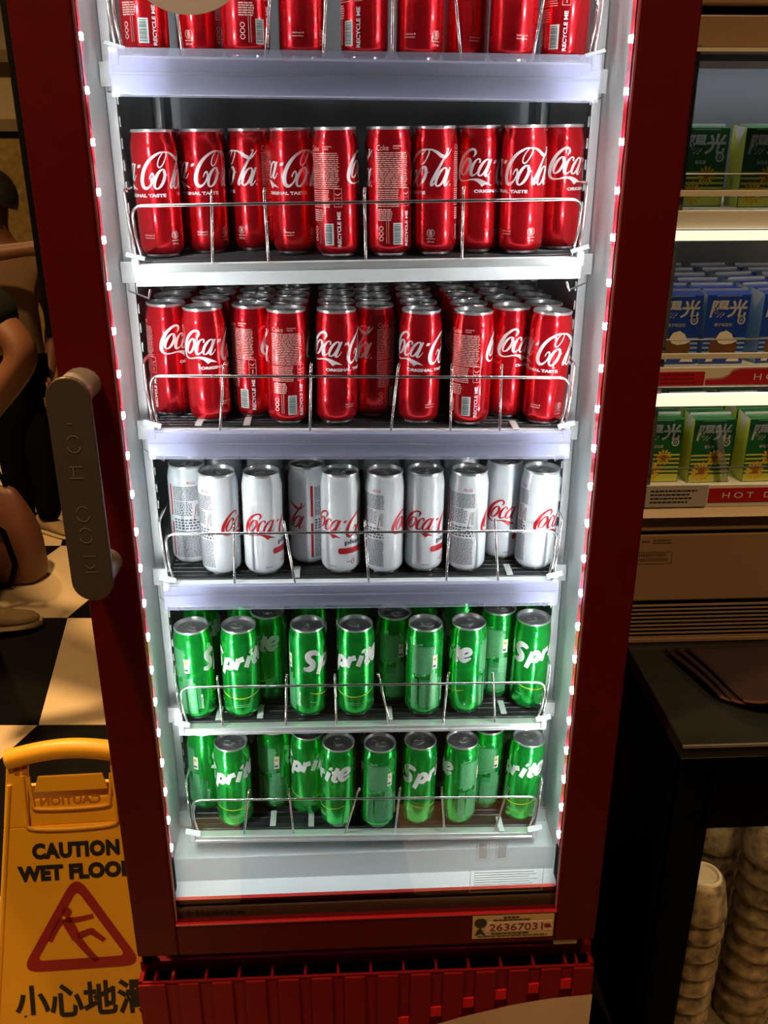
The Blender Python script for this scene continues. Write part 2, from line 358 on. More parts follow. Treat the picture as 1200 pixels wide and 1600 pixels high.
# script word mark: two round-looped capitals, small letters, a ribbon under the first word
def script_logo():
    X = 57.7; P = []
    P.append(ribbon([(22.5, 34, 1.0), (25, 38.5, 3.0), (22.5, 42.6, 2.6), (16, 41.5, 3.2), (8, 34, 4.6), (3, 23, 5.6), (2.2, 13.5, 5.0), (6, 8, 2.6), (13, 6.8, 1.5), (22, 8.3, 1.7)]))
    P.append(between([(20, 9), (27, 9.8), (33, 9.6), (38, 8.2), (42, 6.6), (47, 4.4), (52, 1.6)], [(20, 7.6), (27, 7.6), (32, 5.8), (36, 2.9), (39, 0.2), (43, 2.8), (52, 1.4)]))
    P.append(ring2(13.5, 23, 5.2, 9.5, 0.36, 4.0, 1.5))
    P.append(ribbon([(17, 31, 1.2), (18.5, 26.5, 1.1), (22, 27, 1.0)]))
    P.append(ribbon([(32, 27.5, 2.4), (32, 31, 2.2), (28.5, 31.6, 1.6), (24, 26, 3.6), (22, 18, 4.6), (23.5, 13.6, 3.4), (27.5, 14, 1.6), (33, 19.5, 1.1)]))
    P.append(ring2(38.3, 22, 5.0, 9.2, 0.42, 4.0, 1.6))
    P.append(ribbon([(47.6, 31.4, 2.4), (44.2, 23, 3.8), (41.6, 14.5, 3.8), (43, 12.2, 2.4), (46, 14, 1.3), (49, 18.5, 0.8)]))
    P.append(([(51.8, 26.2), (56.6, 26.8), (57.8, 30.4), (53.0, 29.8)], [(0, 1, 2, 3)]))
    P.append(ribbon([(X+34, 43.6, 1.4), (X+27, 43, 2.4), (X+15, 36.5, 3.8), (X+6, 25.5, 5.4), (X+2.4, 13.5, 6.0), (X+4.6, 5.6, 5.0), (X+10, 3.4, 3.2), (X+16, 7.4, 2.2), (X+19.6, 15, 2.2), (X+18.4, 20, 2.2), (X+15.4, 18.6, 1.6), (X+13.4, 14, 1.2)]))
    P.append(ribbon([(X+32, 43, 1.2), (X+27, 37, 1.5), (X+25, 30, 1.7), (X+27.5, 26.8, 1.6), (X+32, 29.5, 1.5), (X+36.5, 37, 1.7), (X+37.5, 42.5, 1.6), (X+33, 44, 1.5)]))
    P.append(between([(X+35, 44.4), (X+42, 44.2), (X+49, 42), (X+55, 39), (X+60, 37.4)], [(X+35, 43.2), (X+42, 42), (X+49, 38.2), (X+54, 34.8), (X+58, 33.6)]))
    P.append(ribbon([(X+55, 36.5, 1.8), (X+60, 34.6, 3.4), (X+65, 36.5, 2.6), (X+69.5, 41, 1.4), (X+72, 44.2, 0.4)]))
    P.append(ribbon([(X+62.5, 43.6, 0.8), (X+66, 44, 2.0), (X+64, 39, 2.4), (X+58, 30, 3.4), (X+50, 16, 4.2), (X+45.5, 6.4, 4.2), (X+46.5, 3.4, 2.6), (X+50.5, 6.5, 1.3)]))
    P.append(ring2(X+28.5, 13.6, 6.4, 10.8, 0.36, 4.6, 1.7))
    P.append(ribbon([(X+33, 22.5, 1.3), (X+35.5, 17.5, 1.2), (X+40, 18.5, 1.0)]))
    P.append(ring2(X+59.0, 12.8, 6.0, 10.2, 0.42, 4.2, 1.6))
    P.append(ribbon([(X+71.5, 23.6, 2.6), (X+67.5, 14, 4.2), (X+65, 5.5, 4.0), (X+66.5, 3, 2.6), (X+69.5, 5, 1.2), (X+72, 8.5, 0.8)]))
    P.append(xf2(ring2(0, 0, 1.1, 1.1, 0, 0.4, 0.4, 10), dx=X+74, dy=3.6))
    v, f = join2(*P)
    out = []
    for x, y in v:
        x += 0.13*(y-20)
        out.append((x*0.932 if x < X else X*0.932+(x-X)*0.84, y))
    return out, f
def bold_logo():
    P = []
    rb = lambda pts, sub=5: ribbon([(x, y, w_*1.08) for x, y, w_ in pts], sub)
    P.append(rb([(23.5, 25.5, 4.5), (20, 29, 6.5), (13, 30, 7.5), (7.5, 26, 8.2), (9, 20, 8.6), (14.5, 14.5, 8.8), (14, 8, 8.4), (7.5, 5.5, 7.0), (0.5, 7.0, 4.0)]))
    P.append(rb([(32.5, 21, 7.2), (28.5, 10, 7.2), (23, -4, 6.4)], 4))
    P.append(rb([(30, 15, 4), (35, 20, 6), (40.5, 19, 7.2), (42, 13.5, 7.6), (37.5, 8, 7), (30, 8, 5)]))
    P.append(rb([(52.5, 23, 7.0), (46.5, 6.8, 6.8)], 4)); P.append(rb([(49, 15, 4), (53.5, 20.5, 6.6), (60, 22.6, 7.2)]))
    P.append(rb([(69.5, 25, 6.8), (63.5, 9.2, 6.8)], 4))
    P.append(between([(68.5, 29.5), (71, 33.5), (75, 35)], [(69.5, 28.8), (74.5, 29), (76, 33.5)]))
    P.append(rb([(84.5, 34.5, 6.0), (79, 20, 7.0), (77.5, 14, 7.0), (81.5, 12.2, 4.6), (84, 13.6, 3.0)]))
    P.append(rb([(74.5, 25.6, 4.2), (90.5, 28.4, 3.8)], 4))
    P.append(rb([(89, 20.5, 4), (97, 22, 4.2), (103.5, 26.4, 5.4), (101, 31, 6.4), (94, 30, 7.2), (88.5, 23, 8.0), (88.5, 17, 7.6), (94.5, 14.4, 6.4), (104, 18.6, 3.0)]))
    return join2(*P)

# ------------------------------------------------------------------ the room
fl = MB().box(-5, 3.2, -2.4, 7.0, -0.05, -0.006).build('floor', 'grout'); tag(fl, kind='structure')
# chevron-edged checker tiles laid in rows square to the aisle
ROWA = {-2: (0.30, -1.0), -1: (0.90, -0.97), 0: (1.50, -1.13), 1: (2.11, -0.946), 2: (2.71, -1.056), 3: (3.29, -0.90), 4: (3.89, -1.02), 5: (4.49, -0.88), 6: (5.09, -1.0), 7: (5.69, -0.88), 8: (6.29, -1.0)}
TW = 0.365
def ground(a, b): return Vector((CAM.x, CAM.y, 0))+_r*a+Vector((math.sin(PS), math.cos(PS), 0))*b
for k in range(-2, 8):
    b0, a0 = ROWA[k]; b1, a1 = ROWA[k+1]; g = 0.0015
    me = None
    mb = MB(); q = [ground(a0+g, b0+g), ground(a0+TW-g, b0+g), ground(a1+TW-g, b1-g), ground(a1+g, b1-g)]
    o0 = q[0].copy(); q = [v-o0 for v in q]
    mb.add([(v.x, v.y, z) for z in (-0.006, 0.0) for v in q], [(3, 2, 1, 0), (4, 5, 6, 7), (0, 1, 5, 4), (1, 2, 6, 5), (2, 3, 7, 6), (3, 0, 4, 7)])
    meshes = {}
    for n in range(-7, 6):
        c = (k+n) % 2 == 1
        at = o0+_r*(n*TW)
        if at.x > 2.6 or at.x < -4.5: continue
        key = 'tile_pale' if c else 'tile_black'
        if key not in meshes:
            o = mb.build('tile', key, fl); meshes[key] = o.data
        else: o = link('tile', meshes[key], fl)
        o.location = (at.x, at.y, 0)
wb = MB().box(-5, 3.2, 4.6, 4.7, 0, 3.0).build('wall_back', 'wall_beige'); tag(wb, kind='structure')
MB().box(-5, 3.0, 4.52, 4.6, 1.84, 1.90).build('trim_band', 'wall_brown', wb)
MB().box(-5, 3.0, 4.35, 4.6, 1.42, 1.56).build('dado_beam', 'wall_brown', wb)
MB().box(-5, -4.9, -2.4, 4.6, 0, 3.0).build('wall_left', 'wall_beige')['kind'] = 'structure'
MB().box(3.1, 3.2, -2.4, 4.6, 0, 3.0).build('wall_right', 'wall_beige')['kind'] = 'structure'
ce = MB().box(-5, 3.2, -2.4, 4.7, 3.0, 3.1).build('ceiling', 'ceiling'); ce['kind'] = 'structure'
for i, (x, y) in enumerate([(-1.15, 0.85), (-0.75, -0.55), (0.95, -0.9), (-2.2, 3.3)]):
    MB().lathe([(0.085, 2.925), (0.10, 2.93), (0.10, 3.0)], 20, (x, y, 0)).build('downlight_ring', 'alu', ce, smooth=40)
gp = thing('gold_screen', 'gold textured folding screen panel beyond the person in tan', 'screen', (-1.86, 4.1, 0))
MB().box(-0.36, 0.30, 0, 0.05, 0.06, 1.47).build('panel', 'gold', gp)
MB().box(-0.40, -0.36, -0.005, 0.055, 0, 1.5).box(0.30, 0.34, -0.005, 0.055, 0, 1.5).box(-0.36, 0.30, -0.005, 0.055, 1.47, 1.5).build('frame', 'black', gp, bevel=0.004)
hs = thing('hanging_panel', 'tall black panel hanging just behind the red cooler', 'panel', (-0.54, 1.30, 1.025))
MB().box(-0.213, 0.21, 0, 0.04, 0, 1.2).build('board', 'black', hs, bevel=0.004)
for x in (-0.15, 0.15): MB().tube([(x, 0.02, 1.2), (x, 0.02, 1.975)], 0.006).build('hanging_rod', 'black', hs)

# ------------------------------------------------------------------ red glass-door cooler
HW = 0.34; OW = 0.279; DB = 0.377; DT = 2.02; GB = 0.437; GT = 1.965
ck = thing('drinks_cooler', 'tall red glass-door drinks cooler filled with rows of cans', 'refrigerator', (0, 0.36, 0))
def cp(mb, name, m, parent=None, **kw):
    """part in world coordinates under the cooler"""
    p = parent or ck
    o = mb.build(name, m, p, **kw)
    base = Vector((0, 0.36, 0))
    if p is ck: o.location = -base
    return o
b = MB()
b.box(-HW, -0.318, 0.062, 0.70, 0.06, 2.06).box(0.318, HW, 0.062, 0.70, 0.06, 2.06).box(-0.318, 0.318, 0.64, 0.70, 0.06, 2.06).box(-0.318, 0.318, 0.062, 0.64, 2.0, 2.06).box(-0.318, 0.318, 0.062, 0.64, 0.06, 0.375)
cp(b, 'cabinet', 'door_red')
b = MB()
b.box(-0.318, -0.300, 0.058, 0.62, 0.375, 2.0).box(0.300, 0.318, 0.058, 0.62, 0.375, 2.0).box(-0.300, 0.300, 0.058, 0.62, 1.98, 2.0)
b.box(-0.300, 0.300, 0.058, 0.62, 0.375, 0.398).box(-0.300, 0.300, 0.118, 0.62, 0.398, 0.450)
cp(b, 'liner', 'liner')
cp(MB().box(-0.300, 0.300, 0.606, 0.62, 0.45, 1.98), 'back_panel', 'back')
for x in (-0.2, -0.1, 0, 0.1, 0.2): cp(MB().box(x-0.006, x+0.006, 0.600, 0.606, 0.45, 1.98), 'duct_rib', 'back')
# white ledge at the foot of the liner
cp(MB().prism([(-0.058, 0.398), (-0.118, 0.398), (-0.118, 0.405)], -0.300, 0.300, axis='x'), 'sill_ramp', 'liner')
for s in (-1, 1):
    b = MB(); x = s*0.2985
    b.box(min(x, x-s*0.011), max(x, x-s*0.011), 0.200, 0.226, 0.46, 1.97)
    for i in range(60): z = 0.48+i*0.025; b.box(min(x-s*0.011, x-s*0.0125), max(x-s*0.011, x-s*0.0125), 0.206, 0.220, z, z+0.012)
    cp(b, 'shelf_standard', 'steel')
    b = MB(); x = s*0.2985
    b.box(min(x, x-s*0.011), max(x, x-s*0.011), 0.50, 0.526, 0.46, 1.97); cp(b, 'shelf_standard', 'steel')
    # light bar with single chips
    lb = MB().box(min(s*0.2995, s*0.2850), max(s*0.2995, s*0.2850), 0.027, 0.056, 0.515, 1.97)
    bar = cp(lb, 'light_bar', 'lightbar', bevel=0.002)
    chip = None
    for i in range(29):
        z = 0.545+i*0.0497
        if chip is None:
            o = MB().box(-0.0022, 0.0022, -0.004, 0.004, -0.0033, 0.0033).build('light_chip', 'led', bar); chip = o.data
        else: o = link('light_chip', chip, bar)
        o.location = (s*0.2828, 0.0385, z)
    cp(MB().box(min(s*0.2995, s*0.2845), max(s*0.2995, s*0.2845), 0.027, 0.056, 0.455, 0.512), 'bar_end_cap', 'black')
# the door
b = MB(); D = 0.024
b.box(-HW, -OW, 0, D, DB, DT).box(OW, HW, 0, D, DB, DT).box(-OW, OW, 0, D, DB, GB).box(-OW, OW, 0, D, GT, DT)
door = cp(b, 'door', 'door_red', bevel=0.003)
for s in (-1, 1):
    xa, xb = sorted((s*0.2790, s*0.2772)); g = MB().box(xa, xb, 0.004, 0.009, GB, GT); g.build('glazing_bead', 'bead', door)
MB().box(-OW, OW, 0.0165, 0.0205, GB, GT).build('glass_pane', 'glass', door)
MB().box(-OW, OW, 0.0125, 0.016, GB, GB+0.0185).build('black_border', 'glassblack', door)
MB().box(-OW, OW, 0.021, 0.027, GB, GB+0.026).build('red_reflection_strip', 'red_reflection', door)  # solid strip standing in for the red gasket reflection
MB().box(-OW, OW, -0.0015, 0.004, GB-0.002, GB+0.0012).build('lower_bead', 'lightbar', door, bevel=0.0008)
for z in (0.375,):
    MB().box(-0.30, 0.30, 0.026, 0.058, 0.380, 0.397).build('gasket', 'gasket', door, bevel=0.003)
b = MB(); flat(b, text2('Hisense', 0.0105, 0.082, bold=0.02), 0.0122, mx=Matrix.Translation((-0.222, 0, GB+0.0045))); b.build('maker_lettering', 'ink', door)
# round sticker on the glass, thin film notices
b = MB(); b.prism([(math.cos(t*PI/24)*0.058, math.sin(t*PI/24)*0.046) for t in range(48)], 0.0150, 0.0163, mx=Matrix.Translation((-0.168, 0, 1.652))); b.build('round_sticker', 'disc', door)
b = MB(); fr2 = [rect2(0, 0.108, 0, 0.0006, 1), rect2(0, 0.108, 0.045, 0.0456, 1), rect2(0, 0.0006, 0, 0.045, 1), rect2(0.1074, 0.108, 0, 0.045, 1)]
for i in range(6): fr2.append(rect2(0.006, 0.10-random.random()*0.02, 0.036-i*0.0045, 0.0370-i*0.0045, 1))
flat(b, xf2(join2(*fr2), dx=0.150, dy=0.462), 0.0162); b.build('notice_film', 'lilac', door)
for x in (0.158, 0.186):
    b = MB(); q = [rect2(0, 0.018, 0, 0.0006, 1), rect2(0, 0.018, 0.032, 0.0326, 1), rect2(0, 0.0006, 0, 0.032, 1), rect2(0.0174, 0.018, 0, 0.032, 1)]
    for i in range(9): q.append(rect2(0.003, 0.015, 0.028-i*0.003, 0.0295-i*0.003, 1))
    flat(b, xf2(join2(*q), dx=x, dy=0.522), 0.0162); b.build('rating_film', 'lilac', door)
# service sticker
b = MB().prism([(0, 0), (0.121, 0), (0.121, 0.044), (0, 0.044)], -0.0012, -0.0002, mx=Matrix.Translation((0.154, 0, 0.389)))
stk = b.build('service_sticker', 'goldplate', door)
b = MB(); b.prism([(0.020, 0.0125), (0.119, 0.0125), (0.119, 0.0315), (0.020, 0.0315)], -0.0016, -0.0012, mx=Matrix.Translation((0.154, 0, 0.389))); b.build('number_band', 'ivory', stk)
b = MB(); flat(b, text2('26367031', 0.0140, 0.080, bold=0.012), -0.0019, mx=Matrix.Translation((0.154+0.065, 0, 0.389+0.0145))); b.build('phone_number', 'darkred_ink', stk)
b = MB()
flat(b, disc2(0.012, 0.031, 0.0095, 0.009), -0.0019, mx=Matrix.Translation((0.154, 0, 0.389)))
flat(b, ([(0.004, 0.006), (0.007, 0.017), (0.012, 0.022), (0.018, 0.010), (0.021, 0.0055), (0.016, 0.008), (0.012, 0.0105), (0.008, 0.008)], [tuple(range(8))]), -0.0019, mx=Matrix.Translation((0.154, 0, 0.389)))
flat(b, xf2(fake_lines(30, 86, 36.6, 1, 4, 2.2, 0, 5, 11, 1), 0.001, 0.001), -0.0019, mx=Matrix.Translation((0.154, 0, 0.389)))
flat(b, xf2(fake_lines(46, 70, 42.3, 1, 4, 3.4, 0, 4, 5, 1.4), 0.001, 0.001), -0.0019, mx=Matrix.Translation((0.154, 0, 0.389)))
flat(b, xf2(fake_lines(28, 84, 10.6, 1, 4, 2.4, 0, 5, 11, 1), 0.001, 0.001), -0.0019, mx=Matrix.Translation((0.154, 0, 0.389)))
flat(b, xf2(fake_lines(8, 112, 5.4, 1, 4, 1.8, 0, 5, 11, 1), 0.001, 0.001), -0.0019, mx=Matrix.Translation((0.154, 0, 0.389)))
b.build('black_print', 'ink', stk)
b = MB(); flat(b, join2(disc2(0.1115, 0.0235, 0.0055, 0.003), disc2(0.1125, 0.0200, 0.0055, 0.0026)), -0.0019, mx=Matrix.Translation((0.154, 0, 0.389))); b.build('red_mark', 'sign_red', stk)
# handle: flat capsule plate on two curved stand-offs
def capsule(x0, x1, z0, z1, n=14):
    r = (x1-x0)/2; cx = (x0+x1)/2
    return [(cx+r*math.cos(PI*i/n), z1-r+r*math.sin(PI*i/n)) for i in range(n+1)]+[(cx-r*math.cos(PI*i/n), z0+r-r*math.sin(PI*i/n)) for i in range(n+1)]
hp = MB().prism(capsule(-0.3375, -0.2905, 0.999, 1.262), -0.060, -0.052).build('handle', 'handle', door, bevel=0.0015)
for z, dz in ((1.240, 1), (1.021, -1)):
    b = MB()
    prof = [(-0.314, z+0.012), (-0.314, z-0.012)]
    pts = [(-0.056, 0), (-0.040, 0.0), (-0.020, 0.0), (-0.004, 0.0), (0.001, 0.0)]
    vs = []; fs = []
    for i, (y, o) in enumerate(pts):
        hw = 0.0200+0.0004*i
        x = -0.314+o*1.5
        for (ax, az) in [(math.cos(2*PI*j/16), math.sin(2*PI*j/16)) for j in range(16)]: vs.append((x+ax*hw, y, z+az*0.0185))
        if i:
            for j in range(16): fs.append(((i-1)*16+j, (i-1)*16+(j+1) % 16, i*16+(j+1) % 16, i*16+j))
    b.add(vs, fs).build('stand_off', 'handle_edge', hp, smooth=50)
b = MB(); ax = -0.314
# raised marks down the middle of the handle (sideways letters, worn)
def arc(z, a0, a1, r=0.0065): return ribbon([(ax+r*math.cos(R_(a0+(a1-a0)*i/8)), z+r*math.sin(R_(a0+(a1-a0)*i/8)), 0.0011) for i in range(9)], 1)
for q in [arc(1.186, 180, 360), arc(1.192, 20, 160), ribbon([(ax-0.008, 1.163, .0011), (ax+0.006, 1.163, .0011)], 1), ribbon([(ax-0.008, 1.150, .0011), (ax+0.006, 1.150, .0011)], 1), ribbon([(ax-0.004, 1.163, .001), (ax-0.004, 1.150, .001)], 1),
          arc(1.105, 180, 360), arc(1.110, 30, 180), arc(1.079, 180, 360), arc(1.084, 20, 160), ribbon([(ax-0.006, 1.056, .0011), (ax+0.008, 1.056, .0011)], 1), ribbon([(ax-0.006, 1.036, .0011), (ax+0.007, 1.036, .0011)], 1), arc(1.046, 190, 350, 0.005), ribbon([(ax-0.004, 1.212, .0011), (ax+0.001, 1.212, .0011)], 1)]:
    flat(b, q, -0.0606)
b.build('embossed_marks', 'handle_edge', hp)
# hinge plate and lower grille
cp(MB().box(0.279, 0.315, 0.004, 0.034, 0.3655, 0.3745), 'hinge_plate', 'cream', bevel=0.001)
cp(MB().box(-0.33, 0.33, 0.045, 0.062, 0.335, 0.378), 'kick_recess', 'black')
cp(MB().box(-0.337, -0.322, 0.010, 0.034, 0.350, 0.3765), 'door_foot', 'black', bevel=0.003)
GY = -0.004; ZT = 0.330
b = MB()
b.box(-0.343, 0.343, GY, GY+0.004, ZT-0.006, ZT)            # front bar of the slotted top
b.box(-0.343, 0.343, 0.020, 0.062, ZT-0.004, ZT+0.016)       # back bar
b.box(-0.343, -0.336, GY, 0.062, 0.07, ZT).box(0.336, 0.343, GY, 0.062, 0.07, ZT)
gr = cp(b, 'grille', 'grille_red', bevel=0.0008)
cp_ = lambda mb, n, m, **k: mb.build(n, m, gr, **k)
xs = [-0.343+0.0495*i for i in range(1, 14)]
fin = None
for x in [-0.319]+xs+[0.318]:
    if fin is None: o = cp_(MB().box(-0.0018, 0.0018, GY+0.003, 0.021, ZT-0.014, ZT), 'slot_fin', 'grille_red'); fin = o.data
    else: o = link('slot_fin', fin, gr)
    o.location = (x, 0, 0)
cp_(MB().box(-0.336, 0.336, 0.021, 0.024, ZT-0.03, ZT), 'slot_back', 'black')
# front skin: raised panels with shallow upright grooves between them
pan = None
for i in range(14):
    x0 = -0.343+0.0495*i+(0.010 if i else 0); x1 = min(-0.343+0.0495*(i+1)-0.009, 0.343)
    cp_(MB().box(x0, x1, GY-0.0045, GY, 0.075, ZT-0.0015), 'front_rib', 'grille_red', bevel=0.0015)
cp_(MB().box(-0.343, 0.343, GY, GY+0.003, 0.07, ZT-0.004), 'front_skin', 'grille_red')
def swz(x): # upper edge of the cream wave
    P = [(-0.06, 0.150), (0.0, 0.180), (0.068, 0.2120), (0.142, 0.2375), (0.221, 0.2595), (0.280, 0.2695), (0.343, 0.2745)]
    for a, c in zip(P, P[1:]):
        if a[0] <= x <= c[0]: t = (x-a[0])/(c[0]-a[0]); return a[1]+(c[1]-a[1])*t
    return 0
for i in range(6, 13):
    x = -0.343+0.0495*(i+1); z = swz(x)+0.024
    cp_(MB().prism([(x-0.0085, z-0.010), (x+0.0085, z-0.009), (x+0.0085, z+0.010), (x-0.0085, z+0.009)], GY-0.0030, GY-0.0004), 'groove_end', 'groove_lit_red')  # caught light painted as brighter red squares
n = 28; X = [-0.06+(0.403)*i/n for i in range(n+1)]
up = [(x, swz(x)) for x in X]; lo = [(x, min(swz(x)-0.002, 0.150+0.052*math.sin(min(1, (x+0.06)/0.32)*PI/2) if x < 0.26 else 0.2015)) for x in X]
b = MB(); pv, pf = between(up, lo); flat(b, (pv, pf), GY-0.0058)
flat(b, (pv, pf), GY-0.0050)
cp_(b, 'wave_decal', 'cream')
for sx in (-0.3, 0.3):
    for y in (0.1, 0.64): cp(MB().lathe([(0.0, 0), (0.022, 0), (0.022, 0.02), (0.012, 0.025), (0.012, 0.065)], 14, (sx, y, 0)), 'foot', 'black')

# ------------------------------------------------------------------ shelves
SH = [(1.578, 1.572), (1.354, 1.360), (1.148, 1.139), (0.929, 0.9225), (0.694, 0.686), (0.4945, 0.480)]
def zs(i, x): a, c = SH[i]; return a+(c-a)*(x+0.27)/0.545
DIV = {0: [(-0.1927, -0.1999), (-0.1024, -0.093), (-0.0386, -0.0337), (0.0379, 0.038), (0.1156, 0.1037), (0.1954, 0.2068)],
       1: [(-0.1762, -0.171), (-0.1094, -0.1102), (0.0072, 0.0068), (0.1232, 0.1236)],
       2: [(-0.1813, -0.1723), (-0.0663, -0.064), (0.0379, 0.0457), (0.1151, 0.1135), (0.1797, 0.1767)],
       3: [(-0.1762, -0.1727), (-0.0937, -0.1062), (0.0079, 0.0021), (0.1156, 0.1168), (0.1879, 0.1783)],
       4: [(-0.2074, -0.2115), (-0.1156, -0.1127), (-0.041, -0.0433), (0.0377, 0.0201), (0.1169, 0.1211), (0.1945, 0.1861)],
       5: [(-0.1882, -0.1786), (-0.1118, -0.1182), (-0.0321, -0.0121), (0.0463, 0.0512), (0.124, 0.1156), (0.2032, 0.2185)]}
WH = [0.068, 0.066, 0.071, 0.075, 0.070, 0.069]
TABS = {2: [(-0.149, 0.150), (-0.211, 0.148), (0.202, 0.135)], 3: [(-0.092, 0.145), (0.207, 0.145)], 4: [(-0.155, 0.150), (0.211, 0.152), (-0.216, 0.148), (0.038, 0.141)], 5: [(-0.145, 0.150), (-0.085, 0.147), (0.214, 0.130)]}
SHLAB = ['shelf with a lavender ticket strip under the topmost red cans', 'shelf with a plain white front rail under red cans', 'shelf with a lavender ticket strip under the crowded red cans', 'shelf with a lavender ticket strip under the white cans', 'slim-edged alloy shelf under the upper row of green cans', 'slim-edged alloy shelf under the lower row of green cans']
FY = 0.120
for i in range(6):
    zc = (SH[i][0]+SH[i][1])/2; tilt = math.atan2(SH[i][0]-SH[i][1], 0.545)
    t = thing('can_shelf', SHLAB[i], 'shelf', (0, FY, zc), (0, tilt, 0), 'cooler shelves')
    MB().box(-0.272, 0.272, 0.012, 0.46, -0.006, -0.0015).build('deck', 'deck', t)
    b = MB()
    for k in range(36):
        y = 0.016+k*0.0122; b.tube([(-0.268, y, -0.0020), (0.268, y, -0.0020)], 0.0020, 6)
    tag(b.build('roller_mat', 'deck', t, smooth=60), kind='stuff')
    for x, y in TABS.get(i, []):
        MB().box(x-0.0045, x+0.0045, y-FY-0.012, y-FY+0.022, 0.0002, 0.0022).build('track_strip', 'tab', t, bevel=0.0005)
    if i in (0, 2, 3):
        lo = -0.040 if i == 0 else -0.0335
        MB().box(-0.271, 0.271, 0.0, 0.012, lo, -0.001).build('rail_core', 'rail_white', t)
        MB().box(-0.272, 0.272, -0.004, 0.0, lo*0.42, -0.003).build('upper_strip', 'ticket', t, bevel=0.001)
        MB().box(-0.272, 0.272, -0.0055, 0.0, lo, lo*0.50).build('ticket_strip', 'ticket_lo', t, bevel=0.001)
        MB().box(-0.272, 0.272, -0.0095, -0.0080, lo-0.0025, 0.0065 if i == 0 else 0.0030).build('clear_cover', 'clear_lip', t)
    elif i == 1:
        MB().prism([(-0.003, -0.001), (-0.012, -0.001), (-0.012, -0.026), (0.005, -0.026), (0.005, -0.011), (0.003, -0.010)], -0.268, 0.268, axis='x').build('front_rail', 'rail_white', t, bevel=0.001)
        MB().box(-0.266, 0.266, -0.0045, -0.003, -0.0095, -0.001).build('rail_insert', 'rail_alu', t)
    else:
        MB().prism([(0.0030, -0.001), (-0.012, -0.001), (-0.012, -0.0115), (0.0045, -0.0115), (0.0045, -0.0075), (0.0030, -0.0065)], -0.270, 0.270, axis='x').build('front_rail', 'rail_alu', t, bevel=0.0008)
    # wire guard across the front
    h = WH[i]; e = 0.264; rr = 0.012
    path = [(-e+0.006, 0.004, 0.0), (-e+0.001, 0.0, 0.03), (-e, -0.002, h-rr)]
    path += [(-e+rr-rr*math.cos(a*PI/8), -0.002, h-rr+rr*math.sin(a*PI/8)) for a in range(1, 5)]
    path += [(0, -0.002, h)]
    path += [(e-rr+rr*math.sin(a*PI/8), -0.002, h-rr+rr*math.cos(a*PI/8)) for a in range(0, 5)]
    path += [(e-0.001, 0.0, 0.03), (e-0.006, 0.004, 0.0)]
    MB().tube(path, 0.0019, 8).build('guard_wire', 'wire', t, smooth=60)
    for s in (-1, 1):
        MB().tube([(s*0.266, 0.004, 0.004), (s*0.272, 0.012, 0.045), (s*0.276, 0.022, 0.078), (s*0.2765, 0.03, 0.082), (s*0.2765, 0.30, 0.082), (s*0.2745, 0.31, 0.07), (s*0.2745, 0.31, -0.003)], 0.0019, 8).build('side_guard', 'wire', t, smooth=60)
        MB().box(-0.0045, 0.0045, -0.006, 0.006, -0.011, 0.007).add([(s*v[0], v[1], v[2]) for v in [(-0.012, -0.008, 0.004), (0.010, -0.008, 0.010), (0.010, 0.0, 0.014), (-0.012, 0.0, 0.008)]], [(0, 1, 2, 3)]).build('corner_clip', 'clip', t, bevel=0.002, loc=(s*0.2665, 0, 0))
        MB().box(min(s*0.262, s*0.2975), max(s*0.262, s*0.2975), 0.055, 0.061, -0.030, -0.004).build('shelf_bracket', 'steel', t)
        if i < 4: MB().tube([(s*0.252, -0.002, -0.030), (s*0.255, -0.004, -0.040), (s*0.285, 0.03, -0.036), (s*0.291, 0.06, -0.03)], 0.0012, 6).build('hook_wire', 'wire', t, smooth=60)
    dv = []
    for (x0, x1) in DIV[i]:
        hh = h+0.012; dx = x1-x0
        MB().tube([(x0, 0.0012, -0.001), (x0+dx*0.5, 0.0012, hh*0.5), (x0+dx*0.9, 0.0012, hh*0.93), (x1, 0.0016, hh), (x1+dx*0.1+0.0008, 0.0026, hh+0.004)], 0.0017, 8).build('divider', 'wire', t, smooth=60)

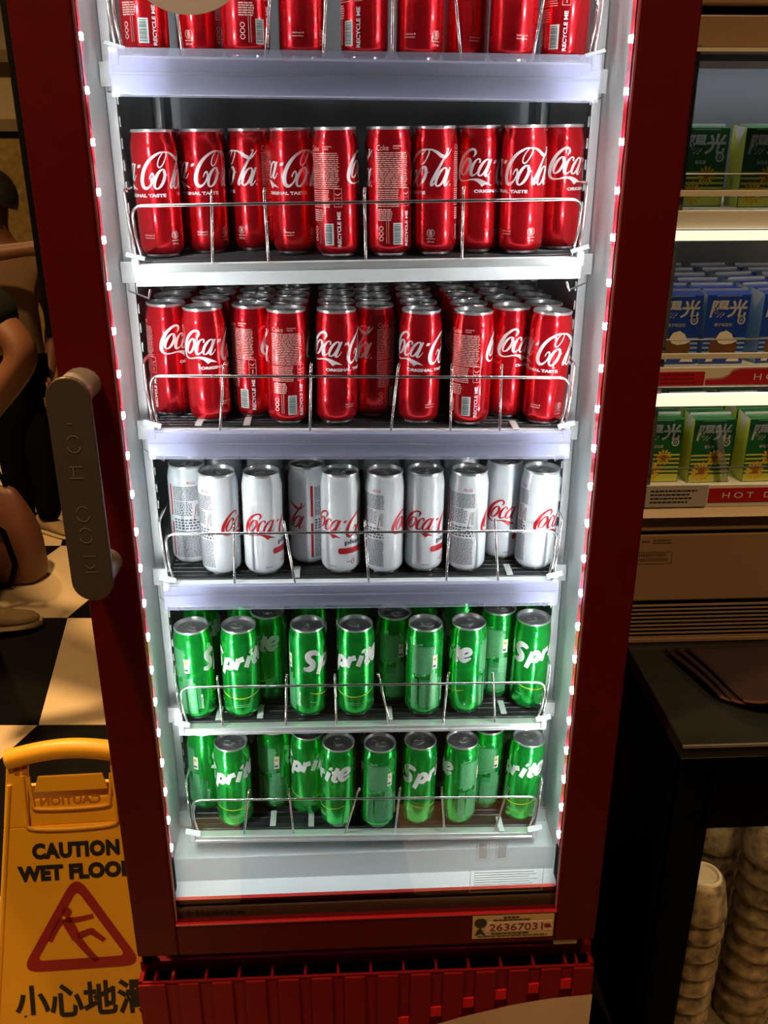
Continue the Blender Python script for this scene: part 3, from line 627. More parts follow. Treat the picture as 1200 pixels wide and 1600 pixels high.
# ------------------------------------------------------------------ cans
RC = 0.0275; MMD = RC*1000*PI/180      # millimetres of wrap per degree
body_prof = [(0.0212, 0.0036), (0.0240, 0.0052), (0.0266, 0.0095), (RC, 0.0135), (RC, 0.045), (RC, 0.09), (RC, 0.1275), (0.0270, 0.1315), (0.0256, 0.1385), (0.0245, 0.1430), (0.0244, 0.1446)]
base_prof = [(0.0, 0.0080), (0.016, 0.0060), (0.0190, 0.0008), (0.0203, 0.0), (0.0214, 0.0012), (0.0215, 0.0038)]
lid_prof = [(0.0243, 0.1442), (0.0251, 0.1450), (0.0253, 0.1466), (0.0250, 0.1478), (0.0242, 0.1481), (0.0234, 0.1474), (0.0226, 0.1440), (0.0219, 0.1424), (0.0212, 0.1432), (0.012, 0.1434), (0.0, 0.1434)]
SRC = {}
def meshes_for(kind):
    D = {}
    tmp = thing('tmp_can', None, None)
    D['body'] = MB().lathe(body_prof, 40).build('body', 'can_'+kind, tmp, smooth=35).data
    if 'lid' not in SRC:
        SRC['base'] = MB().lathe(base_prof, 32).build('base', 'alu', tmp, smooth=35).data
        SRC['lid'] = MB().lathe(lid_prof, 36).build('lid', 'lid', tmp, smooth=35).data
        b = MB()   # pull tab: ring with a finger hole, a rivet, the scored mouth
        n = 20; o = []; q = []
        for k in range(n):
            a = 2*PI*k/n; o.append((0.0065*math.cos(a), 0.010*math.sin(a)-0.003)); q.append((0.0038*math.cos(a), 0.0042*math.sin(a)-0.0065))
        vs = [(x, y, 0.1450) for x, y in o]+[(x, y, 0.1450) for x, y in q]+[(x, y, 0.1438) for x, y in o]+[(x, y, 0.1438) for x, y in q]
        fs = []
        for k in range(n):
            m_ = (k+1) % n; fs += [(k, m_, n+m_, n+k), (2*n+k, 2*n+m_, m_, k), (n+k, n+m_, 3*n+m_, 3*n+k)]
        b.add(vs, fs); b.lathe([(0.0024, 0.1448), (0.0022, 0.1458), (0.0, 0.1459)], 10, (0, 0.003, 0))
        SRC['tab'] = b.build('tab', 'lid', tmp, smooth=40).data
        b = MB(); b.tube([(0.0085*math.cos(R_(a)), 0.011+0.0075*math.sin(R_(a)), 0.1434) for a in range(0, 361, 20)], 0.00045, 6, cap=False)
        SRC['mouth'] = b.build('mouth_score', 'alu', tmp, smooth=60).data
    D.update({k: SRC[k] for k in ('base', 'lid', 'tab', 'mouth')})
    rp = RC+0.00012; rp2 = RC+0.00022
    def deg(d): return d*MMD
    if kind == 'red':
        b = MB(); wrap(b, slice2(script_logo(), 2.5), rp2, 0.0785)
        wrap(b, xf2(text2('ORIGINAL TASTE', 3.9, deg(122), bold=0.05, cut=3), dx=deg(112)), rp2, 0.0716)
        D['logo'] = b.build('logo', 'logo_white', tmp).data
        b = MB()
        wrap(b, xf2(text2('Delicious &', 2.0, 13.5, bold=0.02, align='L', cut=3), dx=deg(106)), rp, 0.0265)
        wrap(b, xf2(text2('Refreshing', 2.4, 13.0, bold=0.02, align='L', cut=3), dx=deg(106)), rp, 0.0228)
        cx = deg(187)
        wrap(b, ring2(cx, 27, 4.6, 5.0, 0, 0.55, 0.55, 24, 110, 430), rp); wrap(b, ring2(cx, 27, 3.6, 4.0, 0, 0.3, 0.3, 24), rp)
        wrap(b, join2(rect2(cx-1.9, cx+1.9, 24.6, 29.6), rect2(cx-1.4, cx+1.4, 30, 30.8), rect2(cx-1.4, cx+1.4, 23.2, 24.1)), rp)
        wrap(b, fake_lines(cx-5, cx+5, 20.8, 1, 2, 1.1, 0), rp)
        wrap(b, xf2(text2('330 mL', 2.6, 9.0, bold=0.02, cut=3), dx=cx), rp, 0.0155)
        u0, u1 = deg(254), deg(346)
        wrap(b, xf2(text2('Coke', 6.2, 15, bold=0.0, align='L', cut=3), dx=u0+1), rp, 0.1215)
        wrap(b, xf2(text2('ORIGINAL', 1.7, 12, bold=0.02, align='L', cut=3), dx=u0+21), rp, 0.1255)
        wrap(b, xf2(text2('TASTE', 1.7, 8, bold=0.02, align='L', cut=3), dx=u0+21), rp, 0.1228)
        wrap(b, fake_lines(u0, u1-3, 119.5, 19, 2.15, 0.95, 0.08, 3, 9, 0.8), rp)
        wrap(b, fake_lines(u0, u1-15, 78, 9, 2.3, 1.0, 0.15, 3, 7, 0.5), rp)
        wrap(b, fake_lines(u0+2, u1-24, 56, 6, 2.4, 1.5, 0.2, 3, 6, 0.6), rp)
        for q in (rect2(u1-10, u1-0.5, 79.3, 79.8), rect2(u1-10, u1-0.5, 69.0, 69.5), rect2(u1-10, u1-0.5, 59.0, 59.5), rect2(u1-10, u1-9.6, 59, 79.8), rect2(u1-0.9, u1-0.5, 59, 79.8), rect2(u1-5.4, u1-4.5, 61.5, 66.5)): wrap(b, q, rp)
        wrap(b, ribbon([(u1-9, 74.5, .5), (u1-5.5, 72.4, 1.3), (u1-1.5, 75.2, .4)]), rp)
        for y in (33.5, 27.5, 21.5): wrap(b, ring2(u0+6, y, 2.4, 2.3, 0, 1.1, 1.1, 16), rp)
        wrap(b, join2(rect2(u0+12.5, u0+13.1, 16, 42), rect2(u0+15, u0+15.6, 16, 42)), rp)
        D['small_print'] = b.build('small_print', 'print_pink', tmp).data
        b = MB(); wrap(b, xf2(text2('RECYCLE ME', 4.6, 41, bold=0.035), rot=PI/2, dx=u1-2.4, dy=33.0), rp)
        D['vertical_print'] = b.build('vertical_print', 'logo_white', tmp).data
        b = MB(); wrap(b, rect2(u0+21, u0+32.5, 14.5, 40), rp, k=0)
        for k in range(16): wrap(b, rect2(u0+22.5, u0+31, 16.2+k*1.42, 16.2+k*1.42+random.choice((0.5, 0.8, 1.0))), rp2, k=1)
        D['barcode'] = b.build('barcode', ['code_pale', 'code_dark'], tmp).data
    elif kind == 'white':
        b = MB(); wrap(b, slice2(xf2(script_logo(), sx=0.95, sy=0.90), 2.5), rp2, 0.0560)
        wrap(b, slice2(([(deg(82), 36.5), (deg(86), 33.4), (deg(172), 33.4), (deg(172), 42.2), (deg(86), 42.2), (deg(82), 39)], [(0, 1, 2, 3, 4, 5)]), 3), rp)
        wrap(b, ring2(deg(127), 21, 1.9, 4.3, 0.15, 1.3, 0.5), rp)
        wrap(b, join2(rect2(deg(246), deg(253), 14, 66), rect2(deg(246), deg(253), 76, 122)), rp)
        wrap(b, xf2(script_logo(), sx=0.10, sy=0.11, dx=deg(305)), rp2, 0.1235)
        wrap(b, slice2(([(deg(318), 72), (deg(320), 72), (deg(326), 86), (deg(325), 94), (deg(323), 84)], [(0, 1, 2, 3, 4)]), 3), rp)
        D['logo'] = b.build('logo', 'logo_red', tmp).data
        b = MB()
        wrap(b, xf2(text2('plus', 8.4, 25, bold=0.05, align='L', cut=3), dx=deg(101)), rp2, 0.0455)
        wrap(b, xf2(text2('330 ml', 2.2, 9, bold=0.02, cut=3), dx=deg(68)), rp, 0.0135)
        wrap(b, fake_lines(deg(108), deg(120), 21.5, 1, 2, 1.3, 0), rp)
        u0, u1 = deg(258), deg(338)
        wrap(b, fake_lines(u0, u1, 120, 10, 2.1, 1.2, 0.06, 2, 6, 0.6), rp)
        wrap(b, fake_lines(u0, u1-10, 98, 9, 2.4, 1.5, 0.25, 1.5, 4, 0.9), rp)
        wrap(b, fake_lines(u0, u1, 72, 4, 4.2, 2.6, 0.12, 3, 5, 1.6), rp)
        wrap(b, fake_lines(u0, u1, 54, 18, 2.25, 1.3, 0.06, 2, 6, 0.6), rp)
        D['small_print'] = b.build('small_print', 'print_grey', tmp).data
        b = MB(); wrap(b, rect2(deg(327), deg(337), 74, 95), rp, k=0)
        for k in range(11): wrap(b, rect2(deg(328), deg(336), 75.5+k*1.7, 76.3+k*1.7), rp2, k=1)
        D['barcode'] = b.build('barcode', ['code_pale', 'print_grey'], tmp).data
    else:
        b = MB(); wrap(b, slice2(xf2(bold_logo(), sx=0.96, sy=1.10), 2.2), rp2, 0.0800)
        wrap(b, xf2(text2('RECYCLE ME', 3.0, 24, bold=0.03), rot=PI/2, dx=deg(352), dy=34), rp)
        D['logo'] = b.build('logo', 'logo_white', tmp).data
        b = MB(); wrap(b, ribbon([(deg(d), 37.5+0.0011*(d-105)**2, 1.7 if 30 < d < 180 else 0.8) for d in range(20, 191, 10)], 2), rp)
        D['yellow_line'] = b.build('yellow_line', 'yellow_print', tmp).data
        b = MB()
        wrap(b, fake_lines(deg(95), deg(150), 27, 2, 3.0, 1.1, 0.3, 4, 8, 0.4), rp); wrap(b, ribbon([(deg(20), 30, .4), (deg(30), 28.5, 1.6), (deg(42), 28, .6)]), rp)
        wrap(b, ring2(deg(196), 21, 4.0, 4.4, 0, 0.5, 0.5), rp); wrap(b, rect2(deg(196)-1.5, deg(196)+1.5, 19, 23), rp); wrap(b, fake_lines(deg(186), deg(206), 14.5, 1, 2, 1, 0), rp)
        u0, u1 = deg(236), deg(338)
        wrap(b, fake_lines(u0+3, u1-12, 119, 22, 2.0, 1.1, 0.15, 2, 6, 0.7), rp2)
        wrap(b, fake_lines(u0+14, u1-4, 56, 18, 2.1, 1.2, 0.12, 2, 6, 0.7), rp2)
        wrap(b, fake_lines(u0, u0+11, 60, 20, 2.2, 1.3, 0.2, 2, 4, 0.8), rp2)
        wrap(b, xf2(bold_logo(), sx=0.16, sy=0.17, dx=u0+6), rp2, 0.0700); wrap(b, xf2(bold_logo(), sx=0.12, sy=0.13, dx=u0+4), rp2, 0.1215)
        D['small_print'] = b.build('small_print', 'mint', tmp).data
        b = MB(); wrap(b, join2(rect2(u0, u1-14, 74, 121.5), rect2(u0, u0+10, 14, 66), rect2(u0+12.5, u1-2, 14, 66), rect2(u1-1, u1+5, 22, 62)), rp)
        D['print_panel'] = b.build('print_panel', 'panel_green', tmp).data
        b = MB(); wrap(b, rect2(u1-16, u1-8, 83, 106), RC+0.0003, k=0); wrap(b, xf2(disc2(0, 0, 2.6), dx=u1-12, dy=99.5), RC+0.0004, k=1); wrap(b, rect2(u1-15, u1-9.5, 86, 89.5), RC+0.0004, k=2)
        wrap(b, rect2(u1-20, u1-7, 50, 74), RC+0.0003, k=3)
        for k in range(13): wrap(b, rect2(u1-18.5, u1-8.5, 51.5+k*1.7, 52.2+k*1.7), RC+0.0004, k=4)
        D['barcode'] = b.build('barcode', ['coco_white', 'amber', 'print_grey', 'mint', 'panel_green'], tmp).data
    for c in list(tmp.children): bpy.data.objects.remove(c)
    bpy.data.objects.remove(tmp)
    return D
CM = {k: meshes_for(k) for k in ('red', 'white', 'green')}
def can(kind, x, y, z, phi, label, group, lean=0.0, tilt=0.0, full=True):
    nm = {'red': 'cola_can', 'white': 'diet_cola_can', 'green': 'lemonade_can'}[kind]
    x = max(-0.2575, min(0.2575, x)); t = thing(nm, label, 'can', (x, y, z), (0, 0, 0), group)
    t.rotation_euler = (0, tilt+R_(lean), 0)
    # spin about its own axis first
    t.rotation_mode = 'QUATERNION'
    from mathutils import Quaternion
    t.rotation_quaternion = Quaternion((0, 1, 0), tilt+R_(lean)) @ Quaternion((0, 0, 1), R_(phi))
    D = CM[kind]
    link('body', D['body'], t); lid = link('lid', D['lid'], t)
    tab = link('tab', D['tab'], lid); 
    if full:
        link('mouth_score', D['mouth'], lid)
        link('base', D['base'], t)
        for k in D:
            if k not in ('body', 'lid', 'tab', 'mouth', 'base'): link(k, D[k], t)
    else:
        link('logo', D['logo'], t)
    return t
POS = {
0: [(-0.2445, 0.185, 0), (-0.1853, 0.215, 0), (-0.1273, 0.172, 0), (-0.0631, 0.18, 0), (0.0086, 0.172, 0), (0.0723, 0.172, 0), (0.1294, 0.205, 0), (0.1809, 0.17, 0), (0.2427, 0.175, 0)],
1: [(-0.2464, 0.1929, 0), (-0.1933, 0.2272, 0), (-0.1358, 0.2494, 0), (-0.08, 0.2014, 0), (-0.0255, 0.1685, 0), (0.0386, 0.1658, 0), (0.0941, 0.1705, 0), (0.151, 0.1883, 0), (0.2027, 0.1678, 0), (0.2604, 0.2059, 0), (-0.2474, 0.2504, 1), (-0.1949, 0.2847, 1), (-0.1362, 0.3069, 1), (-0.081, 0.2589, 1), (-0.0273, 0.226, 1), (0.0382, 0.2233, 1), (0.0958, 0.228, 1), (0.1521, 0.2458, 1), (0.2038, 0.2253, 1), (0.2593, 0.2634, 1)],
2: [(-0.2534, 0.202, 0), (-0.1982, 0.1731, 0), (-0.1425, 0.1943, 0), (-0.0955, 0.1646, 0), (-0.0321, 0.1654, 0), (0.0178, 0.1978, 0), (0.0771, 0.166, 0), (0.1433, 0.1606, 0), (0.1985, 0.1959, 0), (0.2441, 0.1639, 0), (-0.2532, 0.2595, 1), (-0.2543, 0.317, 2), (-0.2547, 0.3745, 3), (-0.255, 0.432, 4), (-0.1993, 0.2306, 1), (-0.1965, 0.2881, 2), (-0.1969, 0.3456, 3), (-0.197, 0.4031, 4), (-0.1418, 0.2515, 1), (-0.1429, 0.3088, 2), (-0.1435, 0.3656, 3), (-0.1425, 0.4246, 4), (-0.094, 0.2224, 1), (-0.0943, 0.2804, 2), (-0.0947, 0.3376, 3), (-0.0955, 0.395, 4), (-0.0318, 0.223, 1), (-0.0316, 0.2806, 2), (-0.0326, 0.3382, 3), (-0.0334, 0.3954, 4), (0.0179, 0.2552, 1), (0.0167, 0.3125, 2), (0.0195, 0.3703, 3), (0.0192, 0.4278, 4), (0.0773, 0.2235, 1), (0.0763, 0.281, 2), (0.0788, 0.3385, 3), (0.0774, 0.396, 4), (0.1448, 0.2181, 1), (0.1447, 0.2756, 2), (0.1433, 0.3331, 3), (0.1429, 0.3906, 4), (0.1966, 0.2521, 1), (0.1962, 0.3098, 2), (0.1964, 0.368, 3), (0.1977, 0.4259, 4), (0.2474, 0.2225, 1), (0.2446, 0.2802, 2), (0.2443, 0.3376, 3), (0.2454, 0.3943, 4)],
3: [(-0.2433, 0.199, 0), (-0.1972, 0.1632, 0), (-0.1375, 0.1617, 0), (-0.0764, 0.195, 0), (-0.0301, 0.1631, 0), (0.0306, 0.1616, 0), (0.0867, 0.1662, 0), (0.1471, 0.1647, 0), (0.2038, 0.2053, 0), (0.246, 0.1684, 0), (-0.1981, 0.2352, 1), (-0.1374, 0.2337, 1), (-0.0302, 0.2351, 1), (0.03, 0.2336, 1), (0.0887, 0.2382, 1), (0.1459, 0.2367, 1), (0.2463, 0.241, 1)],
4: [(-0.2467, 0.1585, 0), (-0.1821, 0.1599, 0), (-0.1433, 0.2019, 0), (-0.0828, 0.1604, 0), (-0.0124, 0.1601, 0), (0.0465, 0.1945, 0), (0.0896, 0.1594, 0), (0.1539, 0.162, 0), (0.2067, 0.2049, 0), (0.2516, 0.1721, 0), (-0.2479, 0.2435, 1), (-0.1815, 0.2449, 1), (-0.0837, 0.2454, 1), (-0.013, 0.2451, 1), (0.0892, 0.2455, 1), (0.1532, 0.247, 1), (0.2513, 0.2576, 1)],
5: [(-0.253, 0.1962, 0), (-0.2044, 0.1559, 0), (-0.1438, 0.1977, 0), (-0.0903, 0.1825, 0), (-0.043, 0.1529, 0), (0.0201, 0.1503, 0), (0.083, 0.1563, 0), (0.148, 0.1566, 0), (0.1952, 0.1929, 0), (0.2467, 0.1606, 0), (-0.2514, 0.2812, 1), (-0.206, 0.2409, 1), (-0.0935, 0.2679, 1), (0.019, 0.2353, 1), (0.084, 0.2413, 1), (0.2472, 0.2456, 1)]}
PHI = {0: [59, -207, 92, -128, 9, -147, -100, -106, 13], 1: [-140, -126, -216, -132, 29, 70, -200, -70, -170, -45], 2: [-13, -60, 29, 66, -80, -246, -92, 36, -40, -155],
       3: [63, 12, -51, -235, -90, 20, -67, 37, -57, -20], 4: [35, -102, -172, -13, -120, 70, 80, -204, 65, -70], 5: [25, -105, 60, -110, -169, 85, -65, -243, 75, -150]}
LEAN = {(2, 1): -1.6, (2, 9): 1.0, (5, 9): 2.6, (5, 1): -1.0, (4, 0): -1.2, (3, 9): 1.0}
KIND = ['red', 'red', 'red', 'white', 'green', 'green']
ORD = ['first', 'second', 'third', 'fourth', 'fifth', 'sixth', 'seventh', 'eighth', 'ninth', 'tenth']
SNAME = ['topmost cropped shelf', 'white-railed shelf', 'crowded red-can shelf', 'white-can shelf', 'upper green-can shelf', 'lower green-can shelf']
FACE = {0: ['its barcode', 'a recycling emblem', 'its small-print side', 'a small slogan', 'RECYCLE ME lettering', 'an emblem at right', 'plain red', 'a small slogan', 'RECYCLE ME lettering'],
        1: ['the second script word', 'the second script word', 'a last script letter', 'the second script word', 'its fine-print panel', 'its fine-print panel', 'the last script letters', 'the first script word', 'the whole second word', 'the first script word'],
        2: ['one large script C', 'the first script word', 'its barcode side', 'its fine-print panel', 'the first script word', 'its shaded side', 'the first script word', 'its barcode panel', 'the first script word', 'the second script word'],
        3: ['its shaded print panel', 'two red script letters', 'red script', 'the last script letters', 'a plus word', 'its print panel', 'red script', 'its print panel', 'red script', 'red script at right'],
        4: ['its print panel', 'the middle white letters', 'dim last letters', 'a tall white S', 'the middle white letters', 'its dim side', 'its print panel', 'the last two letters', 'its print panel', 'the first white letters'],
        5: ['a shaded S', 'the middle white letters', 'its print panel', 'the first white letters', 'the last white letters', 'its print panel', 'the first white letters', 'a letter e', 'its print panel', 'the last white letters']}
NOUN = {'red': 'red cola can', 'white': 'white diet cola can', 'green': 'green soda can'}
for i in range(6):
    tilt = math.atan2(SH[i][0]-SH[i][1], 0.545)
    fr_n = sum(1 for p in POS[i] if p[2] == 0); colx = [p[0] for p in POS[i][:fr_n]]
    order = sorted(range(fr_n), key=lambda a: colx[a])
    for j, (x, y, d) in enumerate(POS[i]):
        col = min(range(fr_n), key=lambda a: abs(colx[a]-x)); o_ = ORD[order.index(col)]
        nn = NOUN[KIND[i]]
        if d == 0:
            lab = f'{nn} showing {FACE[i][j]}, {o_} from left on {SNAME[i]}'
            phi = PHI[i][j]
        else:
            lab = f'{nn} {d} behind the {o_} front can from left, {SNAME[i]}'
            if d > 0: lab = f'{nn} {["","directly","two places","three places","four places"][d]} behind the {o_} front can, {SNAME[i]}'
            phi = random.uniform(0, 360)
        can(KIND[i], x, y+0.002, zs(i, x)+0.0002, phi, lab, f'cans on the {SNAME[i]}', LEAN.get((i, j), 0), tilt, d == 0)

# ------------------------------------------------------------------ wet floor sign
sg = thing('wet_floor_sign', 'orange-yellow folding wet floor sign beside the red cooler', 'floor sign', (-0.478, 0.098, 0), (0, 0, R_(2.0)))
LEANM = Matrix.Rotation(-R_(15.1), 4, 'X')
def sp(mb, name, m, parent=None, **k):
    o = mb.build(name, m, parent or sg, **k)
    if parent is None: o.matrix_local = LEANM
    return o
Wb, Wt, Ht = 0.165, 0.097, 0.575
def edge(v): return Wb+(Wt-Wb)*v/Ht
T = 0.012
b = MB()
# lower field, side posts of the grip, top bar
b.prism([(-Wb, 0.0), (Wb, 0.0), (edge(0.455), 0.455), (-edge(0.455), 0.455)], 0, T)
b.prism([(-edge(0.455), 0.455), (-0.070, 0.455), (-0.066, 0.560), (-Wt, 0.575), (-edge(0.56)-0.001, 0.560)], 0, T)
b.prism([(edge(0.455), 0.455), (edge(0.56)+0.001, 0.560), (Wt, 0.575), (0.066, 0.560), (0.070, 0.455)], 0, T)
b.prism([(-0.070, 0.455), (0.070, 0.455), (0.068, 0.500), (-0.068, 0.500)], 0.005, T)
pn = sp(b, 'front_panel', 'sign', bevel=0.002)
bar = MB()
vs = []; N = 14
path = [(-Wt-0.001+(2*Wt+0.002)*i/N, 0.572+0.014*math.sin(PI*i/N)) for i in range(N+1)]
bar.tube([(x, 0.004, z) for x, z in path], 0.0165, 12); sp(bar, 'grip_bar', 'sign', smooth=50)
# rim of the moulded pocket under the grip slot
pk = [(-0.074, 0.545), (-0.072, 0.475), (-0.060, 0.452), (0.060, 0.452), (0.072, 0.475), (0.074, 0.545)]
sp(MB().tube([(x, -0.001, z) for x, z in spline(pk, 4)], 0.0035, 8), 'pocket_rim', 'sign', smooth=50)
pk2 = [(-0.066, 0.540), (-0.062, 0.497), (-0.050, 0.484), (0.050, 0.484), (0.062, 0.497), (0.066, 0.540)]
sp(MB().tube([(x, 0.003, z) for x, z in spline(pk2, 4)], 0.003, 8), 'pocket_lip', 'sign', smooth=50)
sp(MB().prism([(-0.060, 0.512), (0.060, 0.512), (0.052, 0.540), (-0.052, 0.540)], 0.004, 0.009), 'slot_step', 'sign', bevel=0.002)
b = MB(); t_ = text2('CAUTION', 0.016, 0.098, bold=0.03); flat(b, xf2(t_, sx=-1, dx=-0.002, dy=0.489), 0.0045); sp(b, 'mirrored_lettering', 'sign_shade')
for x in (-0.083, -0.070): sp(MB().box(x-0.004, x+0.004, -0.0012, 0.001, 0.547, 0.558), 'hinge_slot', 'sign_shade')
sp(MB().tube([(-edge(v)+0.006, -0.0005, v) for v in (0.01, 0.2, 0.4, 0.53)], 0.004, 8).tube([(edge(v)-0.006, -0.0005, v) for v in (0.01, 0.2, 0.4, 0.53)], 0.004, 8), 'edge_bead', 'sign', smooth=50)
b = MB()
flat(b, xf2(text2('CAUTION', 0.0285, 0.142, bold=0.065, spacing=1.1), dx=0.003, dy=0.3985), -0.0008)
flat(b, xf2(text2('WET FLOOR', 0.0285, 0.192, bold=0.065, spacing=1.05), dx=0.002, dy=0.3600), -0.0008)
sp(b, 'black_lettering', 'sign_black')
b = MB(); flat(b, xf2(text2('小心地滑', 0.064, 0.225, bold=0.030), dx=-0.002, dy=0.112), -0.0008); sp(b, 'chinese_lettering', 'sign_black')
# warning triangle with a falling figure
b = MB()
def rtri(cx, cz, hw, h, r, n=6):
    P = []; C = [(cx-hw, cz), (cx+hw, cz), (cx, cz+h)]
    for i in range(3):
        p0, p1, p2 = Vector(C[i-1]), Vector(C[i]), Vector(C[(i+1) % 3])
        d0 = (p0-p1).normalized(); d2 = (p2-p1).normalized(); a = p1+d0*r; c = p1+d2*r
        for k in range(n+1):
            t = k/n; P.append(tuple((1-t)**2*a+2*t*(1-t)*p1+t*t*c))
    return P
o_, i_ = rtri(0, 0.199, 0.102, 0.172, 0.034), rtri(0, 0.2185, 0.073, 0.122, 0.012)
flat(b, between(o_+o_[:1], i_+i_[:1]), -0.0008)
head = disc2(-0.019, 0.303, 0.0085)
flat(b, head, -0.0008)
for st in ([(-0.026, 0.291, .011), (-0.036, 0.278, .010), (-0.050, 0.252, .008)], [(-0.022, 0.290, .010), (-0.006, 0.288, .010), (0.024, 0.293, .008)],
           [(-0.022, 0.291, .016), (-0.014, 0.275, .018), (-0.006, 0.254, .015)], [(-0.006, 0.256, .014), (0.010, 0.232, .012), (0.026, 0.211, .011)], [(-0.004, 0.258, .012), (0.018, 0.266, .011), (0.024, 0.262, .010), (0.040, 0.248, .008)]):
    flat(b, ribbon(st), -0.0008)
sp(b, 'warning_pictogram', 'sign_red')
b = MB(); b.prism([(-Wb, 0.0), (Wb, 0.0), (Wt+0.012, 0.480), (-Wt-0.012, 0.480)], 0, 0.008)
o = sp(b, 'rear_panel', 'sign', bevel=0.002); o.matrix_local = Matrix.Translation((0, 0.318, 0)) @ Matrix.Rotation(R_(15.1), 4, 'X')

# ------------------------------------------------------------------ heated drinks display on the black counter
dc = thing('heated_display', 'tan heated display case with lit shelves of drink cartons', 'display case', (0.78, 0.45, 0.737))
DO = Vector((0.78, 0.45, 0.737))
def dp(mb, name, m, parent=None, **k):
    o = mb.build(name, m, parent or dc, **k)
    if parent is None: o.location = -DO
    return o
X0, X1, Y0, Y1 = 0.425, 1.14, 0.25, 0.66
for x in (X0, X1-0.010): dp(MB().box(x, x+0.010, Y0+0.004, Y1, 0.97, 1.60), 'side_wall', 'grey_steel')
dp(MB().box(X0, X1, Y1-0.012, Y1, 0.97, 1.64), 'back_wall', 'grey_steel')
dp(MB().box(X0, X1, Y0+0.01, Y1, 1.596, 1.636), 'roof', 'tan', bevel=0.003)
dp(MB().box(X0, X1, Y0+0.0, Y1, 1.644, 1.72), 'roof_box', 'tan', bevel=0.003)
dp(MB().box(X0+0.01, X1-0.01, Y0+0.015, Y1-0.01, 1.636, 1.644), 'roof_gap', 'black')
dp(MB().box(X0, X1, Y0, Y1, 0.934, 0.962), 'base_top', 'tan', bevel=0.003)
dp(MB().prism([(-Y0+0.012, 0.962), (-Y0-0.02, 0.962), (-Y0-0.02, 0.973), (-Y0, 0.973)], X0, X1, axis='x'), 'base_lip', 'tan_lip')
dp(MB().box(X0+0.005, X1, Y0+0.008, Y1, 0.927, 0.936), 'shadow_gap', 'black')
dp(MB().box(X0, X1, Y0+0.004, Y1, 0.812, 0.928), 'front_cover', 'tan', bevel=0.003)
dp(MB().box(X0+0.004, X1-0.004, Y0+0.022, Y1, 0.745, 0.812), 'vent_back', 'black')
for i in range(11):
    z = 0.8055-i*0.0071
    dp(MB().prism([(-Y0-0.003, z), (-Y0-0.016, z-0.0040), (-Y0-0.016, z-0.0052), (-Y0-0.003, z-0.0024)], X0, X1, axis='x'), 'vent_slat', 'slat')
dp(MB().box(X0, X1, Y0+0.002, Y1, 0.737, 0.7455), 'bottom_rail', 'tan', bevel=0.002)
# faded printing on the cover
b = MB(); MXC = Matrix.Translation((X0, 0, 0)); flat(b, xf2(join2(fake_lines(8, 20, 918, 1, 3, 3, 0, 8, 12, .5), fake_lines(26, 55, 919.5, 2, 4.5, 2.4, 0.2, 4, 9, 1)), 0.001, 0.001), Y0+0.0034, mx=MXC)
q = [rect2(0.004, 0.058, 0.878, 0.8788, 1), rect2(0.004, 0.058, 0.898, 0.8988, 1), rect2(0.0572, 0.058, 0.878, 0.898, 1)]
flat(b, join2(*q), Y0+0.0034, mx=MXC); flat(b, xf2(fake_lines(6, 54, 896, 2, 8, 5, 0.1, 1.2, 3.5, 1.2), 0.001, 0.001), Y0+0.0034, mx=MXC)
dp(b, 'faded_print', 'wall_brown')
# shelves of the display
SHZ = [1.404, 1.186, 1.003]
for i, z in enumerate(SHZ):
    dp(MB().box(X0+0.010, X1-0.010, Y0+0.012, Y1-0.012, z-0.012, z), 'display_shelf', 'enamel')
    if i == 0:
        dp(MB().box(X0, X1, Y0, Y0+0.012, z-0.026, z-0.002), 'shelf_fascia', 'enamel', bevel=0.001)
        for x in (0.452, 0.490, 0.535, 0.60, 0.7): dp(MB().lathe([(0.0, -0.0015), (0.004, -0.001), (0.0045, 0)], 12, mx=Matrix.Translation((x, Y0, z-0.012)) @ Matrix.Rotation(PI/2, 4, 'X')), 'rivet', 'grey_steel')
        dp(MB().box(X0, X1, Y0-0.008, Y0+0.006, z-0.040, z-0.028), 'lamp_rail', 'lamp_rail', bevel=0.001)
    elif i == 1:
        dp(MB().box(X0, X1, Y0, Y0+0.012, z-0.026, z+0.003), 'shelf_fascia', 'enamel', bevel=0.001)
        dp(MB().box(X0, X1, Y0-0.008, Y0+0.006, z-0.052, z-0.036), 'lamp_rail', 'lamp_rail', bevel=0.001)
    else:
        dp(MB().box(X0, X1, Y0, Y0+0.012, z-0.030, z+0.006), 'shelf_fascia', 'enamel', bevel=0.001)
    dp(MB().tube([(X0+0.005, Y0-0.006, z+0.044 if i < 2 else z+0.036), (X1-0.005, Y0-0.006, z+0.044 if i < 2 else z+0.036)], 0.0012, 6), 'guard_rod', 'grey_steel')
    if i < 2: dp(MB().box(X0, X1, Y0-0.004, Y0, z+0.016, z+0.024), 'guard_bar', 'enamel', bevel=0.001)
    # tube lamp tucked behind each upper rail
    zt = [1.590, 1.368, 1.140][i]
    dp(MB().tube([(X0+0.02, Y0+0.028, zt), (X1-0.02, Y0+0.028, zt)], 0.004, 8), 'lamp_tube', 'top_lamp' if i == 0 else 'warm_lamp')
dp(MB().box(X0, X1, Y0, Y0+0.003, 1.43, 1.592), 'front_glass', 'glass')
dp(MB().box(X0, X1, Y0-0.002, Y0+0.006, 1.5925, 1.597), 'glass_edge', 'enamel')
dp(MB().box(X0+0.01, X1-0.01, Y0+0.012, Y0+0.016, 1.5825, 1.596), 'lamp_hood', 'grey_steel')
